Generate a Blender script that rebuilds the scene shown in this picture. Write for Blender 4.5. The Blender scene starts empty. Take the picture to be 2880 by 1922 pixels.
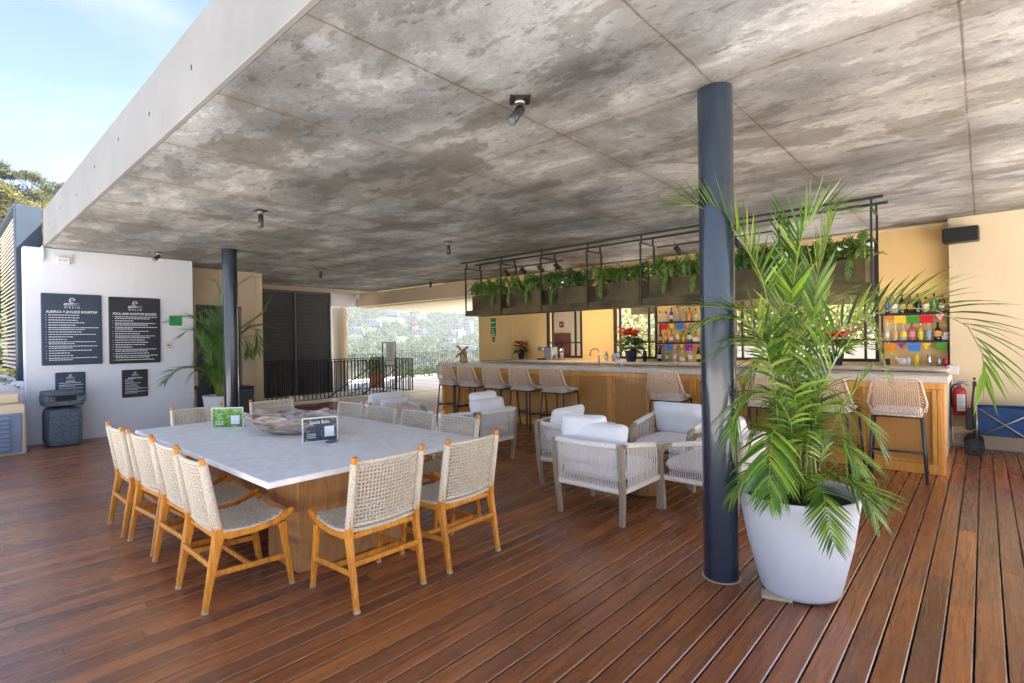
import bpy, math, random
from mathutils import Vector, Matrix
random.seed(7)
PI = math.pi
S = bpy.context.scene
COL = S.collection

# ------------------------------------------------------------------ camera, sky, sun, exposure
def cam_basis(yaw, pitch, roll):
    cy, sy, cp, sp = math.cos(yaw), math.sin(yaw), math.cos(pitch), math.sin(pitch)
    f = Vector((-sy*cp, cy*cp, sp)); r = Vector((cy, sy, 0)); u = r.cross(f)
    c, s = math.cos(roll), math.sin(roll)
    return c*r+s*u, -s*r+c*u, f
cd = bpy.data.cameras.new('camera'); cam = bpy.data.objects.new('camera', cd); COL.objects.link(cam)
R_, U_, F_ = cam_basis(math.radians(42.0457), math.radians(-0.127), math.radians(-0.8526))
cam.matrix_world = Matrix(((R_.x, U_.x, -F_.x, 0), (R_.y, U_.y, -F_.y, 0), (R_.z, U_.z, -F_.z, 1.5), (0, 0, 0, 1)))
cd.sensor_width = 36; cd.sensor_fit = 'HORIZONTAL'; cd.lens = 18.394; cd.clip_start = 0.05; cd.clip_end = 3000
S.camera = cam
W = bpy.data.worlds.new('World'); S.world = W; W.use_nodes = True
nt = W.node_tree; bg = nt.nodes['Background']
sky = nt.nodes.new('ShaderNodeTexSky'); sky.sky_type = 'NISHITA'; sky.sun_disc = False
SUN_AZ = math.atan2(0.62, 0.78)      # azimuth from +Y towards +X
SUN_EL = math.radians(48)
sky.sun_elevation = SUN_EL; sky.sun_rotation = SUN_AZ
sky.air_density = 0.8; sky.dust_density = 0.7; sky.ozone_density = 2.5
_tc = nt.nodes.new('ShaderNodeTexCoord'); _mp = nt.nodes.new('ShaderNodeMapping'); _mp.inputs['Scale'].default_value = (1.0, 1.0, 2.4)
_no = nt.nodes.new('ShaderNodeTexNoise'); _no.inputs['Scale'].default_value = 2.1; _no.inputs['Detail'].default_value = 5; _no.inputs['Roughness'].default_value = 0.5
_cr = nt.nodes.new('ShaderNodeValToRGB'); _cr.color_ramp.elements[0].position = 0.43; _cr.color_ramp.elements[1].position = 0.74; _cr.color_ramp.elements[1].color = (0.8, 0.8, 0.8, 1)
_t = nt.nodes.new('ShaderNodeMix'); _t.data_type = 'RGBA'; _t.blend_type = 'MULTIPLY'; _t.inputs[0].default_value = 1; _t.inputs[7].default_value = (0.84, 0.86, 1.0, 1)
_m = nt.nodes.new('ShaderNodeMix'); _m.data_type = 'RGBA'; _m.inputs[7].default_value = (2.9, 2.95, 3.05, 1)
nt.links.new(_tc.outputs['Generated'], _mp.inputs[0]); nt.links.new(_mp.outputs[0], _no.inputs['Vector']); nt.links.new(_no.outputs['Fac'], _cr.inputs[0])
nt.links.new(sky.outputs[0], _t.inputs[6]); nt.links.new(_t.outputs[2], _m.inputs[6]); nt.links.new(_cr.outputs[0], _m.inputs[0]); nt.links.new(_m.outputs[2], bg.inputs[0]); bg.inputs[1].default_value = 0.05
sl = bpy.data.lights.new('sun', 'SUN'); sl.energy = 5.0; sl.angle = math.radians(0.6); sl.color = (1, 0.94, 0.84)
so = bpy.data.objects.new('sun', sl); COL.objects.link(so)
sd = Vector((math.sin(SUN_AZ)*math.cos(SUN_EL), math.cos(SUN_AZ)*math.cos(SUN_EL), math.sin(SUN_EL)))
so.rotation_euler = sd.to_track_quat('Z', 'Y').to_euler(); so.location = (8, 10, 20)
S.view_settings.view_transform = 'Standard'; S.view_settings.look = 'None'
S.view_settings.exposure = 3.05; S.view_settings.gamma = 1.0
S.cycles.max_bounces = 10; S.cycles.diffuse_bounces = 6; S.cycles.glossy_bounces = 4
S.cycles.transparent_max_bounces = 12; S.cycles.sample_clamp_indirect = 6; S.cycles.caustics_reflective = False
S.cycles.caustics_refractive = False

# ------------------------------------------------------------------ materials
MATS = {}
def nodes(name):
    m = bpy.data.materials.new(name); m.use_nodes = True
    n = m.node_tree.nodes; l = m.node_tree.links
    return m, n, l, n['Principled BSDF']
def ramp(n, l, src, stops):
    r = n.new('ShaderNodeValToRGB'); e = r.color_ramp.elements
    while len(e) < len(stops): e.new(0.5)
    for k, (p, c) in enumerate(stops):
        e[k].position = p; e[k].color = (*c, 1) if len(c) == 3 else c
    l.new(src, r.inputs[0]); return r.outputs[0]
def coords(n, l, scale=(1, 1, 1), kind='Object', rot=(0, 0, 0)):
    tc = n.new('ShaderNodeTexCoord'); mp = n.new('ShaderNodeMapping'); mp.inputs['Scale'].default_value = scale
    mp.inputs['Rotation'].default_value = rot
    l.new(tc.outputs[kind], mp.inputs[0]); return mp.outputs[0]
def noise(n, l, vec, scale, detail=4, rough=0.55, dist=0):
    t = n.new('ShaderNodeTexNoise'); t.inputs['Scale'].default_value = scale; t.inputs['Detail'].default_value = detail
    t.inputs['Roughness'].default_value = rough; t.inputs['Distortion'].default_value = dist
    l.new(vec, t.inputs['Vector']); return t.outputs['Fac']
def mix(n, l, a, b, fac, mode='MIX'):
    m = n.new('ShaderNodeMix'); m.data_type = 'RGBA'; m.blend_type = mode
    for sock, v in ((m.inputs[6], a), (m.inputs[7], b), (m.inputs[0], fac)):
        if isinstance(v, (int, float)): sock.default_value = v if sock.type == 'VALUE' else (v, v, v, 1)
        elif isinstance(v, tuple): sock.default_value = (*v, 1)
        else: l.new(v, sock)
    return m.outputs[2]
def bump(n, l, h, p, strength=0.3, dist=0.01):
    b = n.new('ShaderNodeBump'); b.inputs['Strength'].default_value = strength; b.inputs['Distance'].default_value = dist
    l.new(h, b.inputs['Height']); l.new(b.outputs[0], p.inputs['Normal'])
def M(name, c, rough=0.6, metal=0, var=0.12, scale=6, bmp=0.0, bscale=60, c2=None, stretch=(1, 1, 1), spec=None, island=0.0, coat=0):
    if name in MATS: return MATS[name]
    m, n, l, p = nodes(name)
    v = coords(n, l, stretch)
    f = noise(n, l, v, scale, 5)
    a = tuple(x*(1-var) for x in c); b = tuple(min(1, x*(1+var)) for x in (c2 or c))
    col = ramp(n, l, f, [(0.3, a), (0.7, b)])
    if island:
        g = n.new('ShaderNodeNewGeometry')
        col = mix(n, l, col, ramp(n, l, g.outputs['Random Per Island'], [(0, tuple([1-island]*3)), (1, (1, 1, 1))]), 1.0, 'MULTIPLY')
    l.new(col, p.inputs['Base Color']); p.inputs['Roughness'].default_value = rough; p.inputs['Metallic'].default_value = metal
    if spec is not None: p.inputs['Specular IOR Level'].default_value = spec
    if coat: p.inputs['Coat Weight'].default_value = coat; p.inputs['Coat Roughness'].default_value = 0.08
    if bmp: bump(n, l, noise(n, l, v, bscale, 4), p, bmp, 0.004)
    MATS[name] = m; return m
def glass(name, c=(1, 1, 1), rough=0.02, alpha=0.12, tint=0.5):
    if name in MATS: return MATS[name]
    m, n, l, p = nodes(name)
    p.inputs['Base Color'].default_value = (*c, 1); p.inputs['Roughness'].default_value = rough
    p.inputs['Alpha'].default_value = alpha; p.inputs['Specular IOR Level'].default_value = 0.6
    MATS[name] = m; return m
def leafmat(name, a, b, c, trans=0.35, rough=0.38):
    m, n, l, p = nodes(name)
    g = n.new('ShaderNodeNewGeometry')
    col = ramp(n, l, g.outputs['Random Per Island'], [(0, a), (0.5, b), (1, c)])
    l.new(col, p.inputs['Base Color']); p.inputs['Roughness'].default_value = rough
    t = n.new('ShaderNodeBsdfTranslucent'); l.new(mix(n, l, col, (1, 1, 0.4), 0.25), t.inputs[0])
    mx = n.new('ShaderNodeMixShader'); mx.inputs[0].default_value = trans
    l.new(p.outputs[0], mx.inputs[1]); l.new(t.outputs[0], mx.inputs[2]); l.new(mx.outputs[0], n['Material Output'].inputs[0])
    MATS[name] = m; return m

def deck_mat():
    m, n, l, p = nodes('deck_wood')
    g = n.new('ShaderNodeNewGeometry'); v = coords(n, l)
    sep = n.new('ShaderNodeCombineXYZ'); mul = n.new('ShaderNodeMath'); mul.operation = 'MULTIPLY'; mul.inputs[1].default_value = 37
    l.new(g.outputs['Random Per Island'], mul.inputs[0]); l.new(mul.outputs[0], sep.inputs[0]); l.new(mul.outputs[0], sep.inputs[1])
    add = n.new('ShaderNodeVectorMath'); l.new(v, add.inputs[0]); l.new(sep.outputs[0], add.inputs[1])
    st = n.new('ShaderNodeMapping'); st.inputs['Scale'].default_value = (26, 1.3, 1); l.new(add.outputs[0], st.inputs[0])
    grain = noise(n, l, st.outputs[0], 2.2, 8, 0.65, 0.6)
    st2 = n.new('ShaderNodeMapping'); st2.inputs['Scale'].default_value = (5, 0.5, 1); l.new(add.outputs[0], st2.inputs[0])
    broad = noise(n, l, st2.outputs[0], 1.4, 3)
    base = ramp(n, l, g.outputs['Random Per Island'], [(0, (0.20, 0.080, 0.038)), (0.25, (0.36, 0.122, 0.040)), (0.5, (0.25, 0.092, 0.040)), (0.75, (0.46, 0.162, 0.048)), (1, (0.27, 0.092, 0.036))])
    col = mix(n, l, base, ramp(n, l, grain, [(0.3, (0.5, 0.48, 0.46)), (0.55, (1, 1, 1)), (0.75, (1.25, 1.2, 1.1))]), 0.85, 'MULTIPLY')
    col = mix(n, l, col, ramp(n, l, broad, [(0.3, (0.62, 0.6, 0.62)), (0.62, (1.2, 1.15, 1.1))]), 0.8, 'MULTIPLY')
    # dull grey weathering patches, wide over the boards
    pt = noise(n, l, coords(n, l, (0.5, 0.9, 1)), 1.3, 5, 0.6)
    col = mix(n, l, col, (0.15, 0.095, 0.075), ramp(n, l, pt, [(0.5, (0, 0, 0)), (0.72, (0.6, 0.6, 0.6))]))
    dk = noise(n, l, coords(n, l, (2.2, 0.8, 1)), 1.1, 3, 0.5)
    col = mix(n, l, col, (0.045, 0.028, 0.026), ramp(n, l, dk, [(0.68, (0, 0, 0)), (0.76, (0.6, 0.6, 0.6))]))
    l.new(col, p.inputs['Base Color'])
    rr = ramp(n, l, grain, [(0.3, (0.34, 0.34, 0.34)), (0.7, (0.18, 0.18, 0.18))]); l.new(rr, p.inputs['Roughness'])
    bump(n, l, grain, p, 0.22, 0.004)
    MATS['deck'] = m
deck_mat()

def concrete_mat():
    m, n, l, p = nodes('board_formed_concrete')
    v = coords(n, l)
    big = noise(n, l, coords(n, l, (0.8, 1.1, 1)), 0.62, 10, 0.7, 0.2)
    col = ramp(n, l, big, [(0.34, (0.13, 0.129, 0.126)), (0.46, (0.23, 0.228, 0.223)), (0.54, (0.345, 0.343, 0.338)), (0.66, (0.47, 0.47, 0.466))])
    def layer(col, vec, sc, det, ro, lo, hi, cl, ch, fac, w=0.014):
        f = noise(n, l, vec, sc, det, ro, 0.15)
        st = []
        if lo: st += [(lo, cl), (lo+w, (1, 1, 1))]
        if hi: st += [(hi, (1, 1, 1)), (hi+w, ch)]
        return mix(n, l, col, ramp(n, l, f, st), fac, 'MULTIPLY')
    col = layer(col, coords(n, l, (0.7, 1.5, 1)), 1.1, 14, 0.70, 0.42, 0.545, (0.62, 0.60, 0.57), (1.42, 1.42, 1.42), 0.9, 0.022)
    col = layer(col, coords(n, l, (1.2, 2.2, 1)), 2.6, 14, 0.78, 0.405, 0.60, (0.60, 0.58, 0.54), (1.30, 1.30, 1.30), 0.9)
    col = layer(col, coords(n, l, (1.6, 7.0, 1), rot=(0, 0, 0.18)), 2.4, 10, 0.75, 0.365, 0.64, (0.42, 0.39, 0.35), (1.25, 1.25, 1.25), 0.9)
    col = layer(col, coords(n, l, (3.5, 15, 1), rot=(0, 0, 0.35)), 2.0, 6, 0.65, 0.31, None, (0.32, 0.29, 0.25), None, 0.9)
    col = layer(col, coords(n, l, (6, 22, 1), rot=(0, 0, -0.25)), 1.5, 4, 0.6, 0.29, 0.73, (0.35, 0.32, 0.28), (1.3, 1.3, 1.3), 0.85)
    mid = noise(n, l, coords(n, l, (0.8, 1.7, 1)), 1.25, 10, 0.74, 0.2)
    fine = noise(n, l, v, 34, 6, 0.8)
    col = mix(n, l, col, ramp(n, l, fine, [(0.32, (0.72, 0.71, 0.70)), (0.5, (1, 1, 1)), (0.7, (1.15, 1.15, 1.15))]), 0.8, 'MULTIPLY')
    tone = noise(n, l, v, 0.35, 2)
    col = mix(n, l, col, ramp(n, l, tone, [(0.35, (0.94, 0.98, 1.04)), (0.65, (1.03, 0.99, 0.93))]), 1.0, 'MULTIPLY')
    streak = mid
    wet = noise(n, l, coords(n, l, (0.42, 0.75, 1)), 1.25, 7, 0.6, 0.5)
    col = mix(n, l, col, (0.135, 0.12, 0.10), ramp(n, l, wet, [(0.585, (0, 0, 0)), (0.597, (0.6, 0.6, 0.6)), (0.8, (0.75, 0.75, 0.75))]))
    # formwork joints
    sp = n.new('ShaderNodeSeparateXYZ'); wob = n.new('ShaderNodeVectorMath'); wob.operation = 'ADD'
    wn = n.new('ShaderNodeTexNoise'); wn.inputs['Scale'].default_value = 2.5; l.new(v, wn.inputs['Vector'])
    ws = n.new('ShaderNodeVectorMath'); ws.operation = 'SCALE'; ws.inputs['Scale'].default_value = 0.014; l.new(wn.outputs['Color'], ws.inputs[0])
    l.new(v, wob.inputs[0]); l.new(ws.outputs[0], wob.inputs[1]); l.new(wob.outputs[0], sp.inputs[0])
    def joint(axis, off, pitch, w):
        a = n.new('ShaderNodeMath'); a.operation = 'SUBTRACT'; a.inputs[1].default_value = off; l.new(sp.outputs[axis], a.inputs[0])
        b = n.new('ShaderNodeMath'); b.operation = 'PINGPONG'; b.inputs[1].default_value = pitch/2; l.new(a.outputs[0], b.inputs[0])
        return ramp(n, l, b.outputs[0], [(0, (0.85, 0.85, 0.85)), (w*0.5, (0.65, 0.65, 0.65)), (w*1.7, (0, 0, 0))]), ramp(n, l, b.outputs[0], [(0, (0.9, 0.9, 0.9)), (0.17, (0, 0, 0))])
    j1, h1 = joint(0, -0.065, 1.14, 0.006); j2, h2 = joint(1, 3.235, 2.28, 0.006)
    hal = mix(n, l, h1, h2, 1.0, 'ADD')
    hn = mix(n, l, hal, ramp(n, l, fine, [(0.35, (0, 0, 0)), (0.6, (0.75, 0.75, 0.75))]), 1.0, 'MULTIPLY')
    col = mix(n, l, col, (0.16, 0.135, 0.105), hn)
    jj = mix(n, l, mix(n, l, j1, j2, 1.0, 'ADD'), ramp(n, l, noise(n, l, v, 1.7, 4, 0.7), [(0.36, (0.2, 0.2, 0.2)), (0.56, (0.95, 0.95, 0.95))]), 1.0, 'MULTIPLY')
    col = mix(n, l, col, (0.055, 0.043, 0.032), jj)
    l.new(col, p.inputs['Base Color']); p.inputs['Roughness'].default_value = 0.78
    hb = mix(n, l, fine, mix(n, l, streak, jj, 0.4, 'SUBTRACT'), 0.6)
    bump(n, l, hb, p, 0.6, 0.02)
    MATS['concrete'] = m
concrete_mat()

def paint(name, c, var=0.05, warm=None):
    m, n, l, p = nodes(name); v = coords(n, l)
    f = noise(n, l, v, 0.9, 4, 0.6); f2 = noise(n, l, coords(n, l, (2, 2, 0.5)), 2.2, 5, 0.7)
    a = tuple(x*(1-var) for x in c); b = tuple(min(1, x*(1+var)) for x in c)
    col = ramp(n, l, f, [(0.3, a), (0.7, b)])
    col = mix(n, l, col, ramp(n, l, f2, [(0.25, (0.9, 0.89, 0.87)), (0.45, (1, 1, 1))]), 0.7, 'MULTIPLY')
    l.new(col, p.inputs['Base Color']); p.inputs['Roughness'].default_value = 0.75
    bump(n, l, noise(n, l, v, 110, 5, 0.7), p, 0.25, 0.003)
    MATS[name] = m
paint('wall_white', (0.68, 0.69, 0.73)); paint('wall_cream', (0.88, 0.60, 0.26)); paint('wall_tan', (0.60, 0.48, 0.34))
paint('wall_beige', (0.70, 0.56, 0.37)); paint('fascia', (0.215, 0.21, 0.20), 0.14)
paint('soffit', (0.62, 0.53, 0.38)); paint('tile_white', (0.82, 0.80, 0.775))

def wood(name, dark, light, stretch, rough=0.42, scale=3.0, coat=0.15, bmp=0.08):
    m, n, l, p = nodes(name); v = coords(n, l, stretch)
    g = noise(n, l, v, scale, 7, 0.62, 1.2)
    oi = n.new('ShaderNodeObjectInfo')
    col = ramp(n, l, g, [(0.28, dark), (0.5, tuple((a+b)/2 for a, b in zip(dark, light))), (0.68, light)])
    col = mix(n, l, col, ramp(n, l, oi.outputs['Random'], [(0, (0.82, 0.82, 0.82)), (1, (1.1, 1.08, 1.05))]), 1.0, 'MULTIPLY')
    l.new(col, p.inputs['Base Color']); p.inputs['Roughness'].default_value = rough; p.inputs['Coat Weight'].default_value = coat
    bump(n, l, g, p, bmp, 0.003); MATS[name] = m
wood('teak', (0.44, 0.135, 0.010), (0.88, 0.37, 0.036), (14, 14, 1.6))
wood('teak_tip', (0.45, 0.33, 0.20), (0.62, 0.48, 0.32), (14, 14, 3))
wood('table_wood', (0.34, 0.15, 0.045), (0.60, 0.32, 0.12), (5, 5, 1.0))
wood('bar_frame', (0.62, 0.26, 0.035), (0.86, 0.43, 0.085), (10, 10, 1.2))
wood('bar_panel', (0.50, 0.23, 0.045), (0.64, 0.32, 0.075), (60, 60, 1.2), rough=0.5)
wood('acacia', (0.30, 0.235, 0.165), (0.50, 0.41, 0.30), (20, 20, 2.0), rough=0.65, coat=0)
wood('stump', (0.30, 0.13, 0.05), (0.52, 0.28, 0.12), (5, 5, 2.0))
M('rope', (0.66, 0.57, 0.44), 0.85, var=0.22, scale=90, bmp=0.5, bscale=260)
M('rope_white', (0.86, 0.81, 0.74), 0.85, var=0.1, scale=60, bmp=0.4, bscale=260)
M('rope_brown', (0.74, 0.60, 0.47), 0.85, var=0.2, scale=50, bmp=0.4, bscale=260)
M('cushion', (0.84, 0.84, 0.85), 0.9, var=0.03, scale=4, bmp=0.25, bscale=320)
M('cushion_grey', (0.42, 0.42, 0.43), 0.9, var=0.05, scale=10, bmp=0.2, bscale=300)
M('black_metal', (0.022, 0.022, 0.024), 0.42, 0.2, var=0.2)
M('grey_metal', (0.05, 0.056, 0.066), 0.4, 0.3, var=0.2)
M('planter_metal', (0.045, 0.034, 0.018), 0.5, 0.0, var=0.3, scale=3, c2=(0.10, 0.075, 0.028), spec=0.25)
M('pole_paint', (0.015, 0.025, 0.043), 0.24, 0.0, var=0.15, bmp=0.03, bscale=9, coat=0.55)
M('blue_grey', (0.022, 0.036, 0.058), 0.5, var=0.15, scale=3)
M('vent_blue', (0.16, 0.21, 0.30), 0.5, var=0.1)
M('stone_top', (0.80, 0.775, 0.735), 0.45, var=0.07, scale=14, bmp=0.06, bscale=40, c2=(0.84, 0.82, 0.785))
M('counter', (0.70, 0.63, 0.53), 0.4, var=0.12, scale=14, bmp=0.05)
paint('pot_grey', (0.62, 0.65, 0.69), 0.09)
M('soil', (0.035, 0.03, 0.015), 0.95, var=0.4, scale=40, bmp=1, bscale=60)
M('stone_grey', (0.10, 0.125, 0.155), 0.8, var=0.55, scale=50, bmp=1.0, bscale=45)
M('dark', (0.008, 0.008, 0.009), 0.7)
M('sign_blue', (0.022, 0.038, 0.07), 0.45, var=0.08)
M('sign_black', (0.014, 0.014, 0.020), 0.5, var=0.08)
M('ink', (0.78, 0.80, 0.84), 0.6); M('white_plastic', (0.72, 0.72, 0.72), 0.4, var=0.03)
M('ink_blue', (0.05, 0.14, 0.45), 0.5); M('ink_dark', (0.05, 0.06, 0.08), 0.6)
M('sign_green', (0.006, 0.28, 0.055), 0.35, var=0.05)
M('red_paint', (0.42, 0.012, 0.015), 0.25, var=0.06, coat=0.4)
M('door_red', (0.10, 0.006, 0.006), 0.6, var=0.15, spec=0.2)
M('door_dark', (0.016, 0.020, 0.024), 0.4)
M('shutter', (0.11, 0.11, 0.13), 0.5, var=0.15, scale=2)
M('louver', (0.62, 0.55, 0.44), 0.6, var=0.08)
M('steel', (0.55, 0.56, 0.58), 0.22, 0.95, var=0.05)
M('blue_fabric', (0.012, 0.052, 0.17), 0.8, var=0.12, bmp=0.3, bscale=200)
M('rubber', (0.02, 0.02, 0.023), 0.7); M('brushed', (0.33, 0.31, 0.28), 0.35, 0.8)
M('terracotta', (0.35, 0.13, 0.05), 0.6, var=0.2); M('straw', (0.50, 0.38, 0.22), 0.7, var=0.3, scale=30, bmp=0.5)
M('bowl_wood', (0.30, 0.19, 0.125), 0.62, var=0.5, scale=9, c2=(0.48, 0.38, 0.32), stretch=(1, 1, 5), bmp=0.6, bscale=25)
M('quartz', (0.48, 0.43, 0.42), 0.55, var=0.5, scale=16, bmp=1.0, bscale=30)
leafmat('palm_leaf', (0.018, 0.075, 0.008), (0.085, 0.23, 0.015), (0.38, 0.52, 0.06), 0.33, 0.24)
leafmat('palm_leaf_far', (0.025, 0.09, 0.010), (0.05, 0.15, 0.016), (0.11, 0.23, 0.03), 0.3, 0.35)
leafmat('fern_leaf', (0.03, 0.095, 0.015), (0.07, 0.17, 0.025), (0.15, 0.25, 0.05), 0.3)
leafmat('dark_leaf', (0.015, 0.06, 0.012), (0.03, 0.10, 0.02), (0.05, 0.14, 0.025), 0.25)
leafmat('red_leaf', (0.6, 0.008, 0.012), (0.75, 0.010, 0.015), (0.85, 0.03, 0.02), 0.3)
leafmat('hill_leaf', (0.012, 0.020, 0.004), (0.035, 0.045, 0.006), (0.085, 0.075, 0.010), 0.25, 0.7)
leafmat('hill_yellow', (0.035, 0.035, 0.003), (0.09, 0.078, 0.005), (0.15, 0.12, 0.012), 0.25, 0.7)
leafmat('bank_leaf', (0.03, 0.05, 0.006), (0.12, 0.11, 0.010), (0.24, 0.20, 0.025), 0.5, 0.6)
leafmat('far_leaf', (0.015, 0.030, 0.009), (0.03, 0.052, 0.014), (0.055, 0.08, 0.02), 0.15, 0.8)
M('stem', (0.28, 0.27, 0.05), 0.5, var=0.35, scale=14, c2=(0.22, 0.30, 0.05), stretch=(1, 1, 6))
M('trunk', (0.14, 0.10, 0.07), 0.9, var=0.3, bmp=0.6)
M('ground_mat', (0.030, 0.028, 0.012), 0.95, var=0.5, scale=0.12, c2=(0.022, 0.034, 0.010), bmp=0.5, bscale=1.5)
M('house_white', (0.42, 0.40, 0.385), 0.8, var=0.04, scale=0.3); M('house_roof', (0.20, 0.07, 0.045), 0.8); M('house_pink', (0.36, 0.17, 0.13), 0.8)
M('window_dark', (0.05, 0.06, 0.07), 0.2)
GL = glass('clear_glass', (0.5, 0.55, 0.52), 0.02, 0.06)

# ------------------------------------------------------------------ mesh helpers
class B:
    def __init__(s): s.v = []; s.f = []; s.m = []; s.sm = []
    def add(s, vs, fs, mi=0, sm=False):
        o = len(s.v); s.v += [tuple(x) for x in vs]
        s.f += [tuple(i+o for i in f) for f in fs]; s.m += [mi]*len(fs); s.sm += [sm]*len(fs); return s
    def box(s, c, d, b=0.0, R=None, mi=0):
        hx, hy, hz = d[0]/2, d[1]/2, d[2]/2; b = min(b, hx*.9, hy*.9, hz*.9)
        vs = []; c = Vector(c)
        if b <= 0:
            for x in (-hx, hx):
                for y in (-hy, hy):
                    for z in (-hz, hz): vs.append(Vector((x, y, z)))
            fs = [(0, 1, 3, 2), (4, 6, 7, 5), (0, 4, 5, 1), (2, 3, 7, 6), (0, 2, 6, 4), (1, 5, 7, 3)]
        else:
            idx = {}
            for sx in (-1, 1):
                for sy in (-1, 1):
                    for sz in (-1, 1):
                        for a in range(3):
                            p = [sx*(hx-b), sy*(hy-b), sz*(hz-b)]; p[a] = (sx*hx, sy*hy, sz*hz)[a]
                            idx[(sx, sy, sz, a)] = len(vs); vs.append(Vector(p))
            fs = []
            def q(l, ref):
                p = [vs[i] for i in l]; nn = (p[1]-p[0]).cross(p[2]-p[0])
                fs.append(tuple(l) if nn.dot(Vector(ref)) > 0 else tuple(reversed(l)))
            for sg in (-1, 1):
                q([idx[(sg, a, b_, 0)] for a, b_ in ((-1, -1), (1, -1), (1, 1), (-1, 1))], (sg, 0, 0))
                q([idx[(a, sg, b_, 1)] for a, b_ in ((-1, -1), (1, -1), (1, 1), (-1, 1))], (0, sg, 0))
                q([idx[(a, b_, sg, 2)] for a, b_ in ((-1, -1), (1, -1), (1, 1), (-1, 1))], (0, 0, sg))
            for s1 in (-1, 1):
                for s2 in (-1, 1):
                    q([idx[(-1, s1, s2, 1)], idx[(1, s1, s2, 1)], idx[(1, s1, s2, 2)], idx[(-1, s1, s2, 2)]], (0, s1, s2))
                    q([idx[(s1, -1, s2, 0)], idx[(s1, 1, s2, 0)], idx[(s1, 1, s2, 2)], idx[(s1, -1, s2, 2)]], (s1, 0, s2))
                    q([idx[(s1, s2, -1, 0)], idx[(s1, s2, 1, 0)], idx[(s1, s2, 1, 1)], idx[(s1, s2, -1, 1)]], (s1, s2, 0))
                    for s3 in (-1, 1):
                        q([idx[(s1, s2, s3, 0)], idx[(s1, s2, s3, 1)], idx[(s1, s2, s3, 2)]], (s1, s2, s3))
        if R is not None: vs = [R @ p for p in vs]
        return s.add([p+c for p in vs], fs, mi)
    def sweep(s, pts, prof, sc=None, A=None, caps=True, mi=0, sm=True, closed=False):
        pts = [Vector(p) for p in pts]; n = len(pts); k = len(prof)
        if sc is None: sc = [(1, 1)]*n
        vs = []; fr = None
        for i, p in enumerate(pts):
            if closed: t = pts[(i+1) % n]-pts[i-1]
            else: t = pts[min(i+1, n-1)]-pts[max(i-1, 0)]
            t = t.normalized()
            if A is not None: a = Vector(A)
            else:
                if fr is None: fr = Vector((0, 0, 1)) if abs(t.z) < 0.9 else Vector((1, 0, 0))
                a = fr
            a = (a-t*a.dot(t)).normalized()
            if A is None: fr = a
            b = t.cross(a)
            for (x, y) in prof: vs.append(p+a*x*sc[i][0]+b*y*sc[i][1])
        fs = []
        for i in range(n if closed else n-1):
            j = (i+1) % n
            for q in range(k): fs.append((i*k+q, i*k+(q+1) % k, j*k+(q+1) % k, j*k+q))
        s.add(vs, fs, mi, sm)
        if caps and not closed:
            o = len(s.v)-len(vs)
            s.f += [tuple(o+q for q in reversed(range(k))), tuple(o+(n-1)*k+q for q in range(k))]; s.m += [mi, mi]; s.sm += [False, False]
        return s
    def tube(s, pts, r, k=6, **kw):
        rs = r if isinstance(r, (list, tuple)) else [r]*len(pts)
        return s.sweep(pts, [(math.cos(2*PI*q/k), math.sin(2*PI*q/k)) for q in range(k)], [(x, x) for x in rs], **kw)
    def bar(s, pts, w, t, A=None, mi=0, e=0.22):
        """rounded rectangular bar; w along A, t across"""
        ws = w if isinstance(w, (list, tuple)) else [w]*len(pts); ts = t if isinstance(t, (list, tuple)) else [t]*len(pts)
        c = 0.5-e*0.5
        pr = [(c, -.5), (.5, -c), (.5, c), (c, .5), (-c, .5), (-.5, c), (-.5, -c), (-c, -.5)]
        return s.sweep(pts, pr, list(zip(ws, ts)), A=A, mi=mi, sm=False)
    def lathe(s, prof, c=(0, 0, 0), k=20, mi=0, sm=True, caps=True, sx=1, sy=1):
        vs = []; c = Vector(c)
        for r, z in prof:
            for q in range(k): vs.append(c+Vector((r*sx*math.cos(2*PI*q/k), r*sy*math.sin(2*PI*q/k), z)))
        fs = [(i*k+q, i*k+(q+1) % k, (i+1)*k+(q+1) % k, (i+1)*k+q) for i in range(len(prof)-1) for q in range(k)]
        s.add(vs, fs, mi, sm)
        if caps:
            o = len(s.v)-len(vs); n = len(prof)
            s.f += [tuple(o+q for q in reversed(range(k))), tuple(o+(n-1)*k+q for q in range(k))]; s.m += [mi, mi]; s.sm += [False]*2
        return s
    def quad(s, a, b, c, d, mi=0): return s.add([a, b, c, d], [(0, 1, 2, 3)], mi)
    def prism(s, poly, off, mi=0):
        n = len(poly); off = Vector(off); vs = [Vector(p) for p in poly]+[Vector(p)+off for p in poly]
        fs = [tuple(reversed(range(n))), tuple(range(n, 2*n))]+[(i, (i+1) % n, n+(i+1) % n, n+i) for i in range(n)]
        return s.add(vs, fs, mi)
    def ball(s, c, r, k=10, mi=0, jit=0.0, e=None):
        """superellipsoid (e=(exponent)) or sphere"""
        vs = []; c = Vector(c); rr = r if isinstance(r, tuple) else (r, r, r); ex = e or 1.0
        sg = lambda x: (abs(x)**ex)*(1 if x >= 0 else -1)
        m = k
        for i in range(m+1):
            th = -PI/2+PI*i/m
            for q in range(2*k):
                ph = 2*PI*q/(2*k); j = 1+random.uniform(-jit, jit)
                vs.append(c+Vector((rr[0]*sg(math.cos(th))*sg(math.cos(ph))*j, rr[1]*sg(math.cos(th))*sg(math.sin(ph))*j, rr[2]*sg(math.sin(th))*j)))
        fs = [(i*2*k+q, i*2*k+(q+1) % (2*k), (i+1)*2*k+(q+1) % (2*k), (i+1)*2*k+q) for i in range(m) for q in range(2*k)]
        return s.add(vs, fs, mi, True)
    def xform(s, Mx): s.v = [tuple(Mx @ Vector(p)) for p in s.v]; return s

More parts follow.
